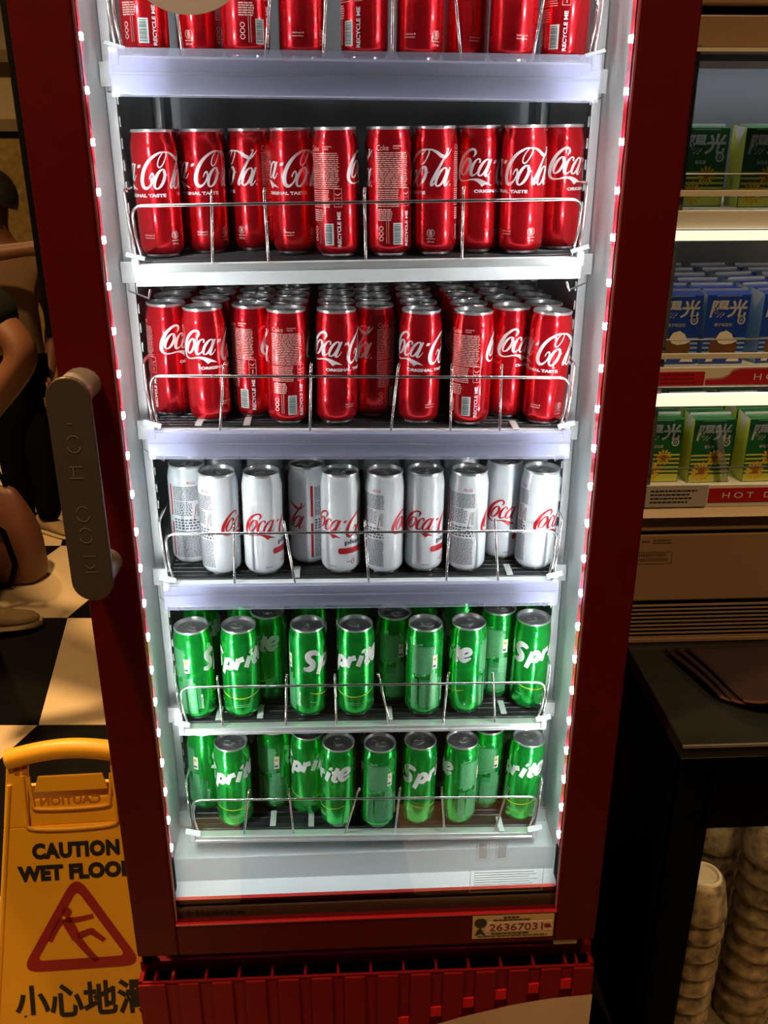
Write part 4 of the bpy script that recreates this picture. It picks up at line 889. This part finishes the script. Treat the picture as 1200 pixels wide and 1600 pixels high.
# red strips
b = MB().box(X0+0.001, 0.494, Y0-0.0016, Y0, 1.163, 1.183); dp(b, 'red_notice', 'red_label')
b = MB(); flat(b, xf2(fake_lines(5, 60, 1180, 3, 6, 2.0, 0.3, 4, 9, 1.2), 0.001, 0.001), Y0-0.0019, mx=MXC); dp(b, 'notice_print', 'darkred_ink')
up = [(0.496, 1.1705), (0.520, 1.1715), (0.528, 1.176), (0.534, 1.183), (0.545, 1.186), (1.13, 1.187)]; lo = [(x, 1.1635) for x, _ in up]
b = MB(); flat(b, between(up, lo), Y0-0.0012); flat(b, between([(x, z+0.0025) for x, z in up], [(x, z+0.0016) for x, z in up]), Y0-0.0012); dp(b, 'drinks_strip', 'red_label')
b = MB(); flat(b, xf2(text2('HOT DRINKS', 0.0095, 0.150, bold=0.0, align='L', spacing=1.5), dx=0.566, dy=1.170), Y0-0.0016); dp(b, 'strip_lettering', 'white_ink')
b = MB().box(0.525, 1.13, Y0-0.0012, Y0, 0.9815, 1.004); dp(b, 'drinks_strip', 'red_label')
b = MB(); flat(b, xf2(text2('HOT DRINKS', 0.0095, 0.150, bold=0.0, align='L', spacing=1.5), dx=0.546, dy=0.988), Y0-0.0016); dp(b, 'strip_lettering', 'white_ink')
b = MB().box(0.428, 0.522, Y0-0.003, Y0-0.001, 0.976, 1.010); dp(b, 'grey_notice', 'grey_card')
b = MB(); flat(b, xf2(fake_lines(10, 80, 1003, 4, 6, 2.4, 0.4, 3, 8, 1.2), 0.001, 0.001), Y0-0.0034, mx=MXC); dp(b, 'notice_print', 'ink')

# cartons -----------------------------------------------------------
CW, CD, CH = 0.063, 0.041, 0.104
def petals(cx, cz, r, n=13, ph=0.0):
    P = []
    for k in range(n):
        a = 2*PI*k/n+ph; P.append(([(cx+r*0.25*math.cos(a), cz+r*0.25*math.sin(a)), (cx+r*0.75*math.cos(a-0.2), cz+r*0.75*math.sin(a-0.2)), (cx+r*math.cos(a), cz+r*math.sin(a)), (cx+r*0.75*math.cos(a+0.2), cz+r*0.75*math.sin(a+0.2))], [(0, 1, 2, 3)]))
    return join2(*P)
SUN = xf2(text2('陽光', 1.0, 2.05, bold=0.028, shear=0.14), 1, 1)
CART = {}
def carton_meshes(kind):
    tmp = thing('tmp_carton', None, None); D = {}
    main, side = ('carton_green', 'carton_lime') if kind == 'green' else ('carton_blue', 'carton_lblue')
    b = MB(); h = CW/2
    b.add([(-h, 0, 0), (h, 0, 0), (h, CD, 0), (-h, CD, 0), (-h, 0, CH-0.004), (h, 0, CH-0.004), (h, CD, CH), (-h, CD, CH)], [(0, 1, 5, 4), (2, 3, 7, 6), (4, 5, 6, 7), (3, 2, 1, 0)], 0)
    b.add([(-h, 0, 0), (h, 0, 0), (h, CD, 0), (-h, CD, 0), (-h, 0, CH-0.004), (h, 0, CH-0.004), (h, CD, CH), (-h, CD, CH)], [(3, 0, 4, 7), (1, 2, 6, 5)], 1)
    D['box'] = b.build('box', [main, side], tmp, bevel=0.0012).data
    b = MB()   # folded corner flaps and the top seam
    for s in (-1, 1): b.add([(s*h, 0.004, CH-0.004), (s*h, CD-0.004, CH), (s*(h+0.001), CD/2, CH-0.030)], [(0, 1, 2) if s > 0 else (2, 1, 0)])
    b.box(-h, h, CD/2-0.0006, CD/2+0.0006, CH-0.002, CH+0.0012)
    D['top_fold'] = b.build('top_fold', 'carton_silver', tmp).data
    b = MB(); y = -0.0003
    flat(b, xf2(SUN, 0.0255, 0.0255, dx=0.0, dy=0.067), y)
    flat(b, ring2(0.0215, 0.0635, 0.0048, 0.0052, 0, 0.0022, 0.0022, 20), y); flat(b, ring2(0.0215, 0.0635, 0.0016, 0.0018, 0, 0.001, 0.001, 12), y)
    flat(b, rect2(-0.018, 0.018, 0.0975, 0.0982, 1), y)
    flat(b, xf2(text2('菊花茶' if kind == 'green' else '椰子味豆奶', 0.0050, bold=0.01), dx=-0.004, dy=0.0545), y)
    D['brand_print'] = b.build('brand_print', 'carton_silver', tmp).data
    b = MB()
    for i in range(5 if kind == 'green' else 4): flat(b, rect2(-h+0.001, h-0.001, 0.016+i*0.0066, 0.0187+i*0.0066, 1), -0.0003)
    if kind == 'green':
        flat(b, rect2(-h+0.001, h-0.001, 0.001, 0.013, 1), -0.0003)
        D['stripes'] = b.build('stripes', 'carton_lime', tmp).data
        b = MB(); flat(b, petals(-0.012, 0.018, 0.0165), -0.0006, k=0); flat(b, petals(0.006, 0.040, 0.0135, 12, 0.2), -0.0007, k=0)
        flat(b, disc2(-0.012, 0.018, 0.0050, 0.0045), -0.0009, k=1); flat(b, disc2(0.006, 0.040, 0.0042, 0.0038), -0.0010, k=1)
        D['flowers'] = b.build('flower_print', ['petal', 'pistil'], tmp).data
    else:
        D['stripes'] = b.build('stripes', 'carton_lblue', tmp).data
        b = MB()
        nut = [(-0.022+0.0, 0.020), (-0.020, 0.032), (-0.012, 0.041), (0.004, 0.043), (0.016, 0.036), (0.021, 0.026), (0.018, 0.016), (0.006, 0.009), (-0.010, 0.010)]
        flat(b, (nut, [tuple(range(9))]), -0.0006, k=0)
        cap = [(-0.012, 0.038), (-0.008, 0.046), (0.002, 0.049), (0.010, 0.044), (0.014, 0.036), (0.020, 0.034), (0.012, 0.030), (0.0, 0.0285), (-0.008, 0.031)]
        flat(b, (cap, [tuple(range(9))]), -0.0009, k=1)
        flat(b, ([(-0.024, 0.004), (-0.014, 0.004), (-0.012, 0.012), (-0.020, 0.014)], [(0, 1, 2, 3)]), -0.0010, k=1); flat(b, ([(0.006, 0.004), (0.026, 0.004), (0.022, 0.014), (0.012, 0.012)], [(0, 1, 2, 3)]), -0.0010, k=1)
        D['flowers'] = b.build('coconut_print', ['coco', 'coco_white'], tmp).data
    for c in list(tmp.children): bpy.data.objects.remove(c)
    bpy.data.objects.remove(tmp); return D
CART = {k: carton_meshes(k) for k in ('green', 'blue')}
def carton(kind, x, y, z, rz, label, group, full=True):
    t = thing('drink_carton', label, 'carton', (x, y, z+0.0003), (0, 0, R_(rz)), group); D = CART[kind]
    o = link('box', D['box'], t, bevel=0.0012); link('top_fold', D['top_fold'], t)
    if full:
        link('brand_print', D['brand_print'], t); link('stripes', D['stripes'], t); link('flower_print' if kind == 'green' else 'coconut_print', D['flowers'], t)
    return t
G0, G1, G2 = 'cartons on the upper display shelf', 'cartons on the middle display shelf', 'cartons on the lower display shelf'
carton('green', 0.4685, 0.288, SHZ[0], 0, 'green flower tea carton partly behind the red cooler, upper display shelf', G0)
carton('green', 0.5465, 0.272, SHZ[0]+0.0, 3, 'taller-looking green tea carton standing nearer, upper display shelf', G0)
carton('green', 0.628, 0.280, SHZ[0], 0, 'green tea carton at the far right of the upper display shelf', G0)
bx = [0.459, 0.5285, 0.610, 0.685]
BL = ['half hidden by the red cooler', 'fully in view with its coconut', 'at the picture edge', 'just past the picture edge']
for c, x in enumerate(bx):
    for k in range(6):
        y = 0.281+k*0.0545+(0.004 if c == 2 else 0)
        lab = f'blue coconut drink carton {BL[c]}, front of middle display shelf' if k == 0 else f'blue carton {ORD[k]} in the file {BL[c]}, middle display shelf'
        carton('blue', x+random.uniform(-0.001, 0.001), y, SHZ[1], random.uniform(-1, 1)+(8 if c == 2 else 0), lab, G1, k == 0)
gx = [(0.455, 0.282, 0), (0.5315, 0.277, 2), (0.6155, 0.277, 2)]
GL = ['half hidden by the red cooler', 'with a slanted clear divider across it', 'at the picture edge']
for c, (x, y, rz) in enumerate(gx):
    for k in range(3):
        lab = f'green flower tea carton {GL[c]}, front of lower shelf' if k == 0 else f'green carton {ORD[k]} in the file {GL[c]}, lower display shelf'
        carton('green', x+k*0.004, y+k*0.060, SHZ[2], rz, lab, G2, k == 0)
for j, x in enumerate((0.548, 0.633)):
    b = MB(); b.tube([(x+0.010, -0.012, 0.004), (x-0.016, -0.010, 0.094)], 0.0028, 6)
    t = thing('shelf_divider', ['clear plastic divider leaning before the middle green carton', 'clear plastic divider leaning before the green carton at the picture edge'][j], 'divider', (x, 0.268, SHZ[2]+0.0003), group='clear carton dividers')
    MB().prism([(0.012, 0.0), (0.004, 0.0), (-0.020, 0.092), (-0.012, 0.095)], -0.003, 0.0).build('slanted_edge', 'clear_lip', t)
    MB().box(-0.012, 0.012, -0.004, 0.003, 0.0, 0.002).build('foot', 'clear_lip', t)

# ------------------------------------------------------------------ counter, cloth, cups
ct = thing('service_counter', 'black gloss counter with a steel front edge under the heated display', 'counter', (0.8, 0.3, 0))
CO = Vector((0.8, 0.3, 0))
def tp(mb, name, m, parent=None, **k):
    o = mb.build(name, m, parent or ct, **k)
    if parent is None: o.location = -CO
    return o
tp(MB().box(0.425, 1.25, -0.012, 0.70, 0.712, 0.7355), 'worktop', 'counter', bevel=0.002)
tp(MB().box(0.425, 1.25, -0.0155, -0.012, 0.7325, 0.7360), 'edge_strip', 'counter_edge')
tp(MB().box(0.445, 0.480, 0.03, 0.70, 0.0, 0.712), 'side_panel', 'black')
tp(MB().box(0.445, 0.493, 0.015, 0.05, 0.0, 0.712), 'front_post', 'black', bevel=0.004)
tp(MB().box(0.480, 1.25, 0.015, 0.05, 0.568, 0.712), 'front_rail', 'black')
tp(MB().box(0.480, 1.25, 0.66, 0.70, 0.0, 0.712), 'rear_panel', 'black')
tp(MB().box(1.215, 1.25, 0.03, 0.70, 0.0, 0.712), 'side_panel', 'black')
tp(MB().box(0.480, 1.215, 0.05, 0.66, 0.0, 0.012), 'bottom_shelf', 'wall_brown')
tp(MB().tube([(0.52, 0.075, 0.655), (1.2, 0.075, 0.655)], 0.008, 8), 'lamp_tube', 'cup_lamp')
# cloth: folded layers with a wavy hem
b = MB(); NX, NY = 26, 14
def clothpt(u, v, lay):
    x = 0.478+u*0.30+0.035*(1-v)*(1-u)*0; y = 0.225-v*(0.125+0.035*math.sin(u*5.0+0.4))-0.012*lay
    x += 0.035*v*(1-u); z = 0.7375+0.004*lay+0.006*math.sin(u*9+v*3+lay)*v+0.004+0.012*v*math.exp(-((u-0.25)/0.12)**2)
    return (x, y, z)
cl = thing('folded_cloth', 'dark maroon folded cloth lying on the black counter', 'cloth', (0.6, 0.16, 0.7365))
for lay in range(3):
    b = MB(); vs = []; fs = []
    for j in range(NY+1):
        for i in range(NX+1):
            p = clothpt(i/NX, j/NY, 2-lay); vs.append((p[0]+0.012*(2-lay)-0.6, p[1]+0.010*lay*0-0.16, p[2]-0.7365+0.0035*(2-lay)))
    for j in range(NY):
        for i in range(NX): a = j*(NX+1)+i; fs.append((a, a+NX+1, a+NX+2, a+1))
    b.add(vs, fs); o = b.build('cloth_layer', 'cloth', cl, smooth=60)
    sm = o.modifiers.new('thick', 'SOLIDIFY'); sm.thickness = 0.002; sm.offset = 1
    hem = [Vector(vs[NY*(NX+1)+i])+Vector((0, -0.001, 0.002)) for i in range(NX+1)]
    MB().tube(hem, 0.0022, 6).build('hem', 'cloth_hem', cl, smooth=60)
# upside-down cups, stacked
cup_prof = [(0.0225, 0.0690), (0.0250, 0.0720), (0.0262, 0.0720), (0.0280, 0.0690), (0.0315, 0.0660), (0.0345, 0.060), (0.0375, 0.044), (0.0412, 0.026), (0.0438, 0.010), (0.0446, 0.001), (0.0440, 0.0), (0.0430, 0.0), (0.0422, 0.010), (0.0392, 0.026), (0.0355, 0.044), (0.0318, 0.0590), (0.0, 0.0640)]
cup_in = [(0.0225, 0.0690), (0.0150, 0.0680), (0.0, 0.0680)]
cm = MB().lathe(cup_prof, 36).build('tmpc', 'cup', None, smooth=50); fm = MB().lathe([(0.0205, 0.0686), (0.0232, 0.0722), (0.0250, 0.0728), (0.0268, 0.0722), (0.0286, 0.0686)], 36).build('tmpf', 'cup_foot', None, smooth=60)
im = MB().lathe([(0.0222, 0.0686), (0.0, 0.0682)], 30).build('tmpi', 'cup_foot', None, smooth=60)
cmd, fmd, imd = cm.data, fm.data, im.data
for o in (cm, fm, im): bpy.data.objects.remove(o)
ST = [('right-hand stack at the picture edge', 0.684, 0.165, 10, 0.0405, 1.08), ('front stack beside the black post', 0.546, 0.108, 9, 0.0385, 1.0), ('rear stack between the other two', 0.622, 0.245, 9, 0.0405, 1.0)]
for nm, x, y, n, pit, sc in ST:
    for k in range(n):
        t = thing('stacked_cup', f'brown stoneware cup, {ORD[n-1-k]} from the top of the {nm}', 'cup', (x+random.uniform(-0.0008, 0.0008), y, 0.0122+k*pit), (0, 0, random.uniform(0, 6)), f'cups in the {nm}')
        t.scale = (sc, sc, sc)
        link('body', cmd, t); f_ = link('foot_ring', fmd, t); link('foot_well', imd, t)

# ------------------------------------------------------------------ people and the bag, down the aisle on the left
def skin(name, chains, m, parent=None, sub=2, root=0):
    """chains: list of [(x,y,z,r), ...]; equal points join"""
    bm = bmesh.new(); lay = bm.verts.layers.skin.verify(); key = {}
    for ch in chains:
        prev = None
        for (x, y, z, r) in ch:
            k = (round(x, 4), round(y, 4), round(z, 4))
            if k not in key:
                v = bm.verts.new((x, y, z)); v[lay].radius = (r, r) if not isinstance(r, tuple) else r; key[k] = v
            v = key[k]
            if prev is not None and prev is not v and not bm.edges.get((prev, v)): bm.edges.new((prev, v))
            prev = v
    bm.verts.ensure_lookup_table(); bm.verts[root][lay].use_root = True
    me = bpy.data.meshes.new(name); bm.to_mesh(me); bm.free(); me.materials.append(M[m])
    o = link(name, me, parent); sk = o.modifiers.new('skin', 'SKIN'); sk.use_smooth_shade = True
    ss = o.modifiers.new('sub', 'SUBSURF'); ss.levels = sub; ss.render_levels = sub
    return o
def hand_chains(wx, wy, wz, d, side, s=1.0):
    """five bent fingers leaving a palm; d = pointing direction, side = across the palm"""
    W = Vector((wx, wy, wz)); d = Vector(d).normalized(); a = Vector(side).normalized(); dn = d.cross(a).normalized()
    out = []; palm = W+d*0.045*s
    out.append([(*W, 0.024*s), (*palm, 0.028*s)])
    for k, (off, ln) in enumerate([(-0.026, 0.062), (-0.009, 0.072), (0.009, 0.068), (0.025, 0.054)]):
        b0 = palm+d*0.030*s+a*off*s; p1 = b0+d*ln*0.5*s+dn*0.006; p2 = b0+d*ln*0.85*s+dn*0.024*s
        out.append([(*palm, 0.028*s), (*b0, 0.0105*s), (*p1, 0.0085*s), (*p2, 0.0070*s)])
    t0 = W+d*0.020*s-a*0.030*s; out.append([(*palm, 0.028*s), (*t0, 0.0115*s), (*(t0+d*0.030*s-a*0.016*s+dn*0.01), 0.0095*s), (*(t0+d*0.050*s-a*0.014*s+dn*0.02), 0.0075*s)])
    return out
def shoe(parent, x, y, rz, s=1.0):
    Mx = Matrix.Translation((x, y, 0)) @ Matrix.Rotation(rz, 4, 'Z')
    sec = [(-0.09, 0.026, 0.085), (-0.06, 0.034, 0.095), (-0.01, 0.035, 0.085), (0.05, 0.041, 0.062), (0.11, 0.043, 0.050), (0.155, 0.034, 0.042), (0.175, 0.016, 0.032)]
    for nm, m, z0, f in (('shoe_upper', 'shoe', 0.020, 1.0), ('shoe_sole', 'sole', 0.0, 1.06)):
        vs = []; fs = []; n = 12
        for (px, hw, h) in sec:
            top = (h if nm == 'shoe_upper' else 0.024)*s
            for k in range(n):
                a = 2*PI*k/n; ca, sa = math.cos(a), math.sin(a)
                zz = z0*s+(top-z0*s)*(0.5+0.5*math.copysign(abs(sa)**0.7, sa)); vs.append(Mx @ Vector((px*f*s, math.copysign(abs(ca)**0.8, ca)*hw*f*s, zz)))
        for j in range(len(sec)-1):
            for k in range(n): fs.append((j*n+k, j*n+(k+1) % n, (j+1)*n+(k+1) % n, (j+1)*n+k))
        fs += [tuple(range(n)), tuple(len(vs)-n+k for k in range(n))]
        MB().add(vs, fs).build(nm, m, parent, smooth=60)
def person(name, label, px, py, H, yaw, feet, knees, hips, neck, head, armL, armR, shirt, sleeve):
    """feet, knees, arms in world coordinates"""
    t = thing(name, label, 'person', (px, py, 0))
    T = lambda p, r: (p[0]-px, p[1]-py, p[2], r)
    q = H/1.7
    pel = hips; chest = tuple(pel[i]*0.35+neck[i]*0.65 for i in range(3)); belly = tuple(pel[i]*0.7+neck[i]*0.3 for i in range(3))
    hv = Vector(head); nk = Vector(neck)
    ch = [[T(pel, 0.125*q), T(belly, 0.12*q), T(chest, 0.135*q), T(neck, 0.052*q), T(tuple(hv-Vector((0, 0, 0.07*q))), 0.060*q), T(tuple(hv), 0.092*q), T(tuple(hv+Vector((0, 0, 0.055*q))), 0.078*q)]]
    fx, fy = math.cos(yaw), math.sin(yaw)
    ch.append([T(tuple(hv), 0.092*q), T((hv.x+fx*0.096*q, hv.y+fy*0.096*q, hv.z-0.012*q), 0.014*q)])
    legs = []
    for (hipo, kn, ft) in ((-1, knees[0], feet[0]), (1, knees[1], feet[1])):
        sx, sy = -fy*hipo*-1, fx*hipo*-1
        hp_ = (pel[0]+sx*0.085*q, pel[1]+sy*0.085*q, pel[2]-0.03*q)
        legs.append([T(pel, 0.125*q), T(hp_, 0.085*q), T(kn, 0.058*q), T((ft[0], ft[1], 0.10*q), 0.040*q)])
        ch.append(legs[-1]+[T((ft[0], ft[1], 0.05*q), 0.035*q)])
    arms = []
    for arm in (armL, armR):
        sh, el, wr, side = arm
        arms.append([T(chest, 0.135*q), T(sh, 0.060*q), T(el, 0.043*q), T(wr, 0.030*q)])
        ch.append(arms[-1])
        w0 = Vector(wr); d = (w0-Vector(el)).normalized()
        for hc in hand_chains(w0.x-px, w0.y-py, w0.z, d, side, q*1.05): ch.append(hc)
    skin('body', ch, 'skin', t)
    # clothes follow the body a little outside it
    sc = [[T((pel[0], pel[1], pel[2]-0.06*q), 0.150*q), T(pel, 0.150*q), T(belly, 0.140*q), T(chest, 0.155*q), T((chest[0]*0.4+neck[0]*0.6, chest[1]*0.4+neck[1]*0.6, chest[2]*0.4+neck[2]*0.6), 0.085*q)]]
    for a in arms:
        s0 = Vector(a[1][:3]); e0 = Vector(a[2][:3]); m_ = s0.lerp(e0, sleeve); sc.append([T(chest, 0.155*q), (*s0, 0.078*q), (*m_, 0.066*q)])
    sc = [[(p if True else p) for p in c] for c in sc]
    skin('shirt', sc, shirt, t)
    tr = []
    for l in legs: tr.append([(l[0][0], l[0][1], l[0][2]+0.02*q, 0.138*q), (l[1][0], l[1][1], l[1][2], 0.098*q), (l[2][0], l[2][1], l[2][2], 0.074*q), (l[3][0], l[3][1], l[3][2]-0.045*q, 0.064*q)])
    skin('trousers', tr, 'trousers', t)
    # hair: a cap over crown and nape
    b = MB(); vs = []; fs = []; n = 20; ro = 8
    for j in range(ro+1):
        for k in range(n):
            a = 2*PI*k/n+yaw; back = 0.5-0.5*math.cos(2*PI*k/n)
            lim = 0.45+0.20*back; th_ = PI*lim*j/ro
            rr = 0.100*q*math.sin(th_); vs.append((hv.x-px+rr*math.cos(a)*1.02, hv.y-py+rr*math.sin(a)*1.02, hv.z+0.030*q+0.112*q*math.cos(th_)))
    for j in range(ro):
        for k in range(n): fs.append((j*n+k, j*n+(k+1) % n, (j+1)*n+(k+1) % n, (j+1)*n+k))
    o = b.add(vs, fs).build('hair', 'hair', t, smooth=80, weld=True); so = o.modifiers.new('thick', 'SOLIDIFY'); so.thickness = 0.012; so.offset = 1
    for sgn in (-1, 1):
        ex, ey = hv.x-px-fy*sgn*0.034*q+fx*0.084*q, hv.y-py+fx*sgn*0.034*q+fy*0.084*q
        MB().lathe([(0, -0.011*q), (0.010*q, -0.006*q), (0.012*q, 0), (0.010*q, 0.006*q), (0, 0.011*q)], 10, (ex, ey, hv.z+0.008*q)).build('eye', 'ink', t, smooth=80)
        rx, ry = hv.x-px-fy*sgn*0.094*q, hv.y-py+fx*sgn*0.094*q
        MB().lathe([(0, -0.030*q), (0.013*q, -0.018*q), (0.017*q, 0.004*q), (0.014*q, 0.020*q), (0, 0.030*q)], 10, (rx, ry, hv.z-0.005*q)).build('ear', 'skin', t, smooth=80)
    MB().tube([(hv.x-px+fx*0.086*q-fy*c*0.022*q, hv.y-py+fy*0.086*q+fx*c*0.022*q, hv.z-0.048*q) for c in (-1, -0.4, 0.4, 1)], [0.002, 0.005, 0.005, 0.002], 6).build('mouth', 'sign_red', t, smooth=80)
    for (ft, rz) in feet_rot[name]:
        shoe(t, ft[0]-px, ft[1]-py, rz, q*1.02)
    return t
feet_rot = {'person': []}
feet_rot['person'] = [((-1.315, 2.47), R_(215)), ((-1.195, 2.45), R_(-30))]
person('person', 'person in a tan T-shirt and black trousers with suede shoes, forearm raised', -1.25, 2.46, 1.38, R_(200),
       [(-1.305, 2.47), (-1.200, 2.46)], [(-1.300, 2.44, 0.36), (-1.195, 2.44, 0.36)], (-1.245, 2.46, 0.70), (-1.235, 2.45, 1.155), (-1.236, 2.44, 1.262),
       ((-1.365, 2.42, 1.085), (-1.345, 2.22, 1.10), (-1.06, 2.25, 1.135), (0, 0, 1)), ((-1.135, 2.50, 1.06), (-1.10, 2.54, 0.86), (-1.12, 2.47, 0.68), (0, 1, 0)), 'shirt_tan', 0.72)
feet_rot['person'] = [((-1.205, 1.665), R_(10)), ((-1.19, 1.18), R_(-170))]
person('person', 'person in a black T-shirt at the picture edge, elbow bent', -1.20, 1.40, 1.72, R_(150),
       [(-1.19, 1.20), (-1.245, 1.665)], [(-1.22, 1.27, 0.47), (-1.22, 1.56, 0.47)], (-1.21, 1.38, 0.92), (-1.20, 1.30, 1.42), (-1.22, 1.28, 1.57),
       ((-1.01, 1.20, 1.29), (-0.735, 1.10, 1.030), (-0.905, 1.06, 0.835), (0, 1, 0)), ((-1.38, 1.42, 1.29), (-1.50, 1.44, 1.04), (-1.40, 1.34, 0.86), (0, 1, 0)), 'shirt_black', 0.86)
# shoulder bag set down on the floor
bg = thing('shoulder_bag', 'brown leather bag with a black strap standing on the tiles', 'bag', (-1.255, 2.05, 0), (0, 0, R_(-4)))
sec = [(0.0, 0.150, 0.070), (0.02, 0.156, 0.085), (0.10, 0.160, 0.090), (0.20, 0.150, 0.075), (0.28, 0.125, 0.050), (0.34, 0.095, 0.030), (0.36, 0.075, 0.014)]
vs = []; fs = []; n = 20
for z, a, c in sec:
    for k in range(n):
        t_ = 2*PI*k/n; vs.append((math.copysign(abs(math.cos(t_))**0.6, math.cos(t_))*a+0.006*math.sin(5*t_+z*30), math.copysign(abs(math.sin(t_))**0.7, math.sin(t_))*c, z))
for j in range(len(sec)-1):
    for k in range(n): fs.append((j*n+k, j*n+(k+1) % n, (j+1)*n+(k+1) % n, (j+1)*n+k))
fs += [tuple(range(n)), tuple(len(vs)-n+k for k in range(n))]
o = MB().add(vs, fs).build('bag_body', 'bag', bg, smooth=70); ss = o.modifiers.new('s', 'SUBSURF'); ss.levels = 1; ss.render_levels = 1
MB().tube([(-0.10, -0.03, 0.33), (-0.03, -0.09, 0.30), (0.065, -0.088, 0.22), (0.090, -0.095, 0.10), (0.060, -0.098, 0.02), (-0.02, -0.10, 0.012)], 0.010, 8).build('strap', 'black', bg, smooth=60)
MB().tube([(-0.07, 0, 0.345), (-0.05, 0, 0.44), (0.03, 0, 0.45), (0.06, 0, 0.345)], 0.007, 8).build('carry_handle', 'black', bg, smooth=60)
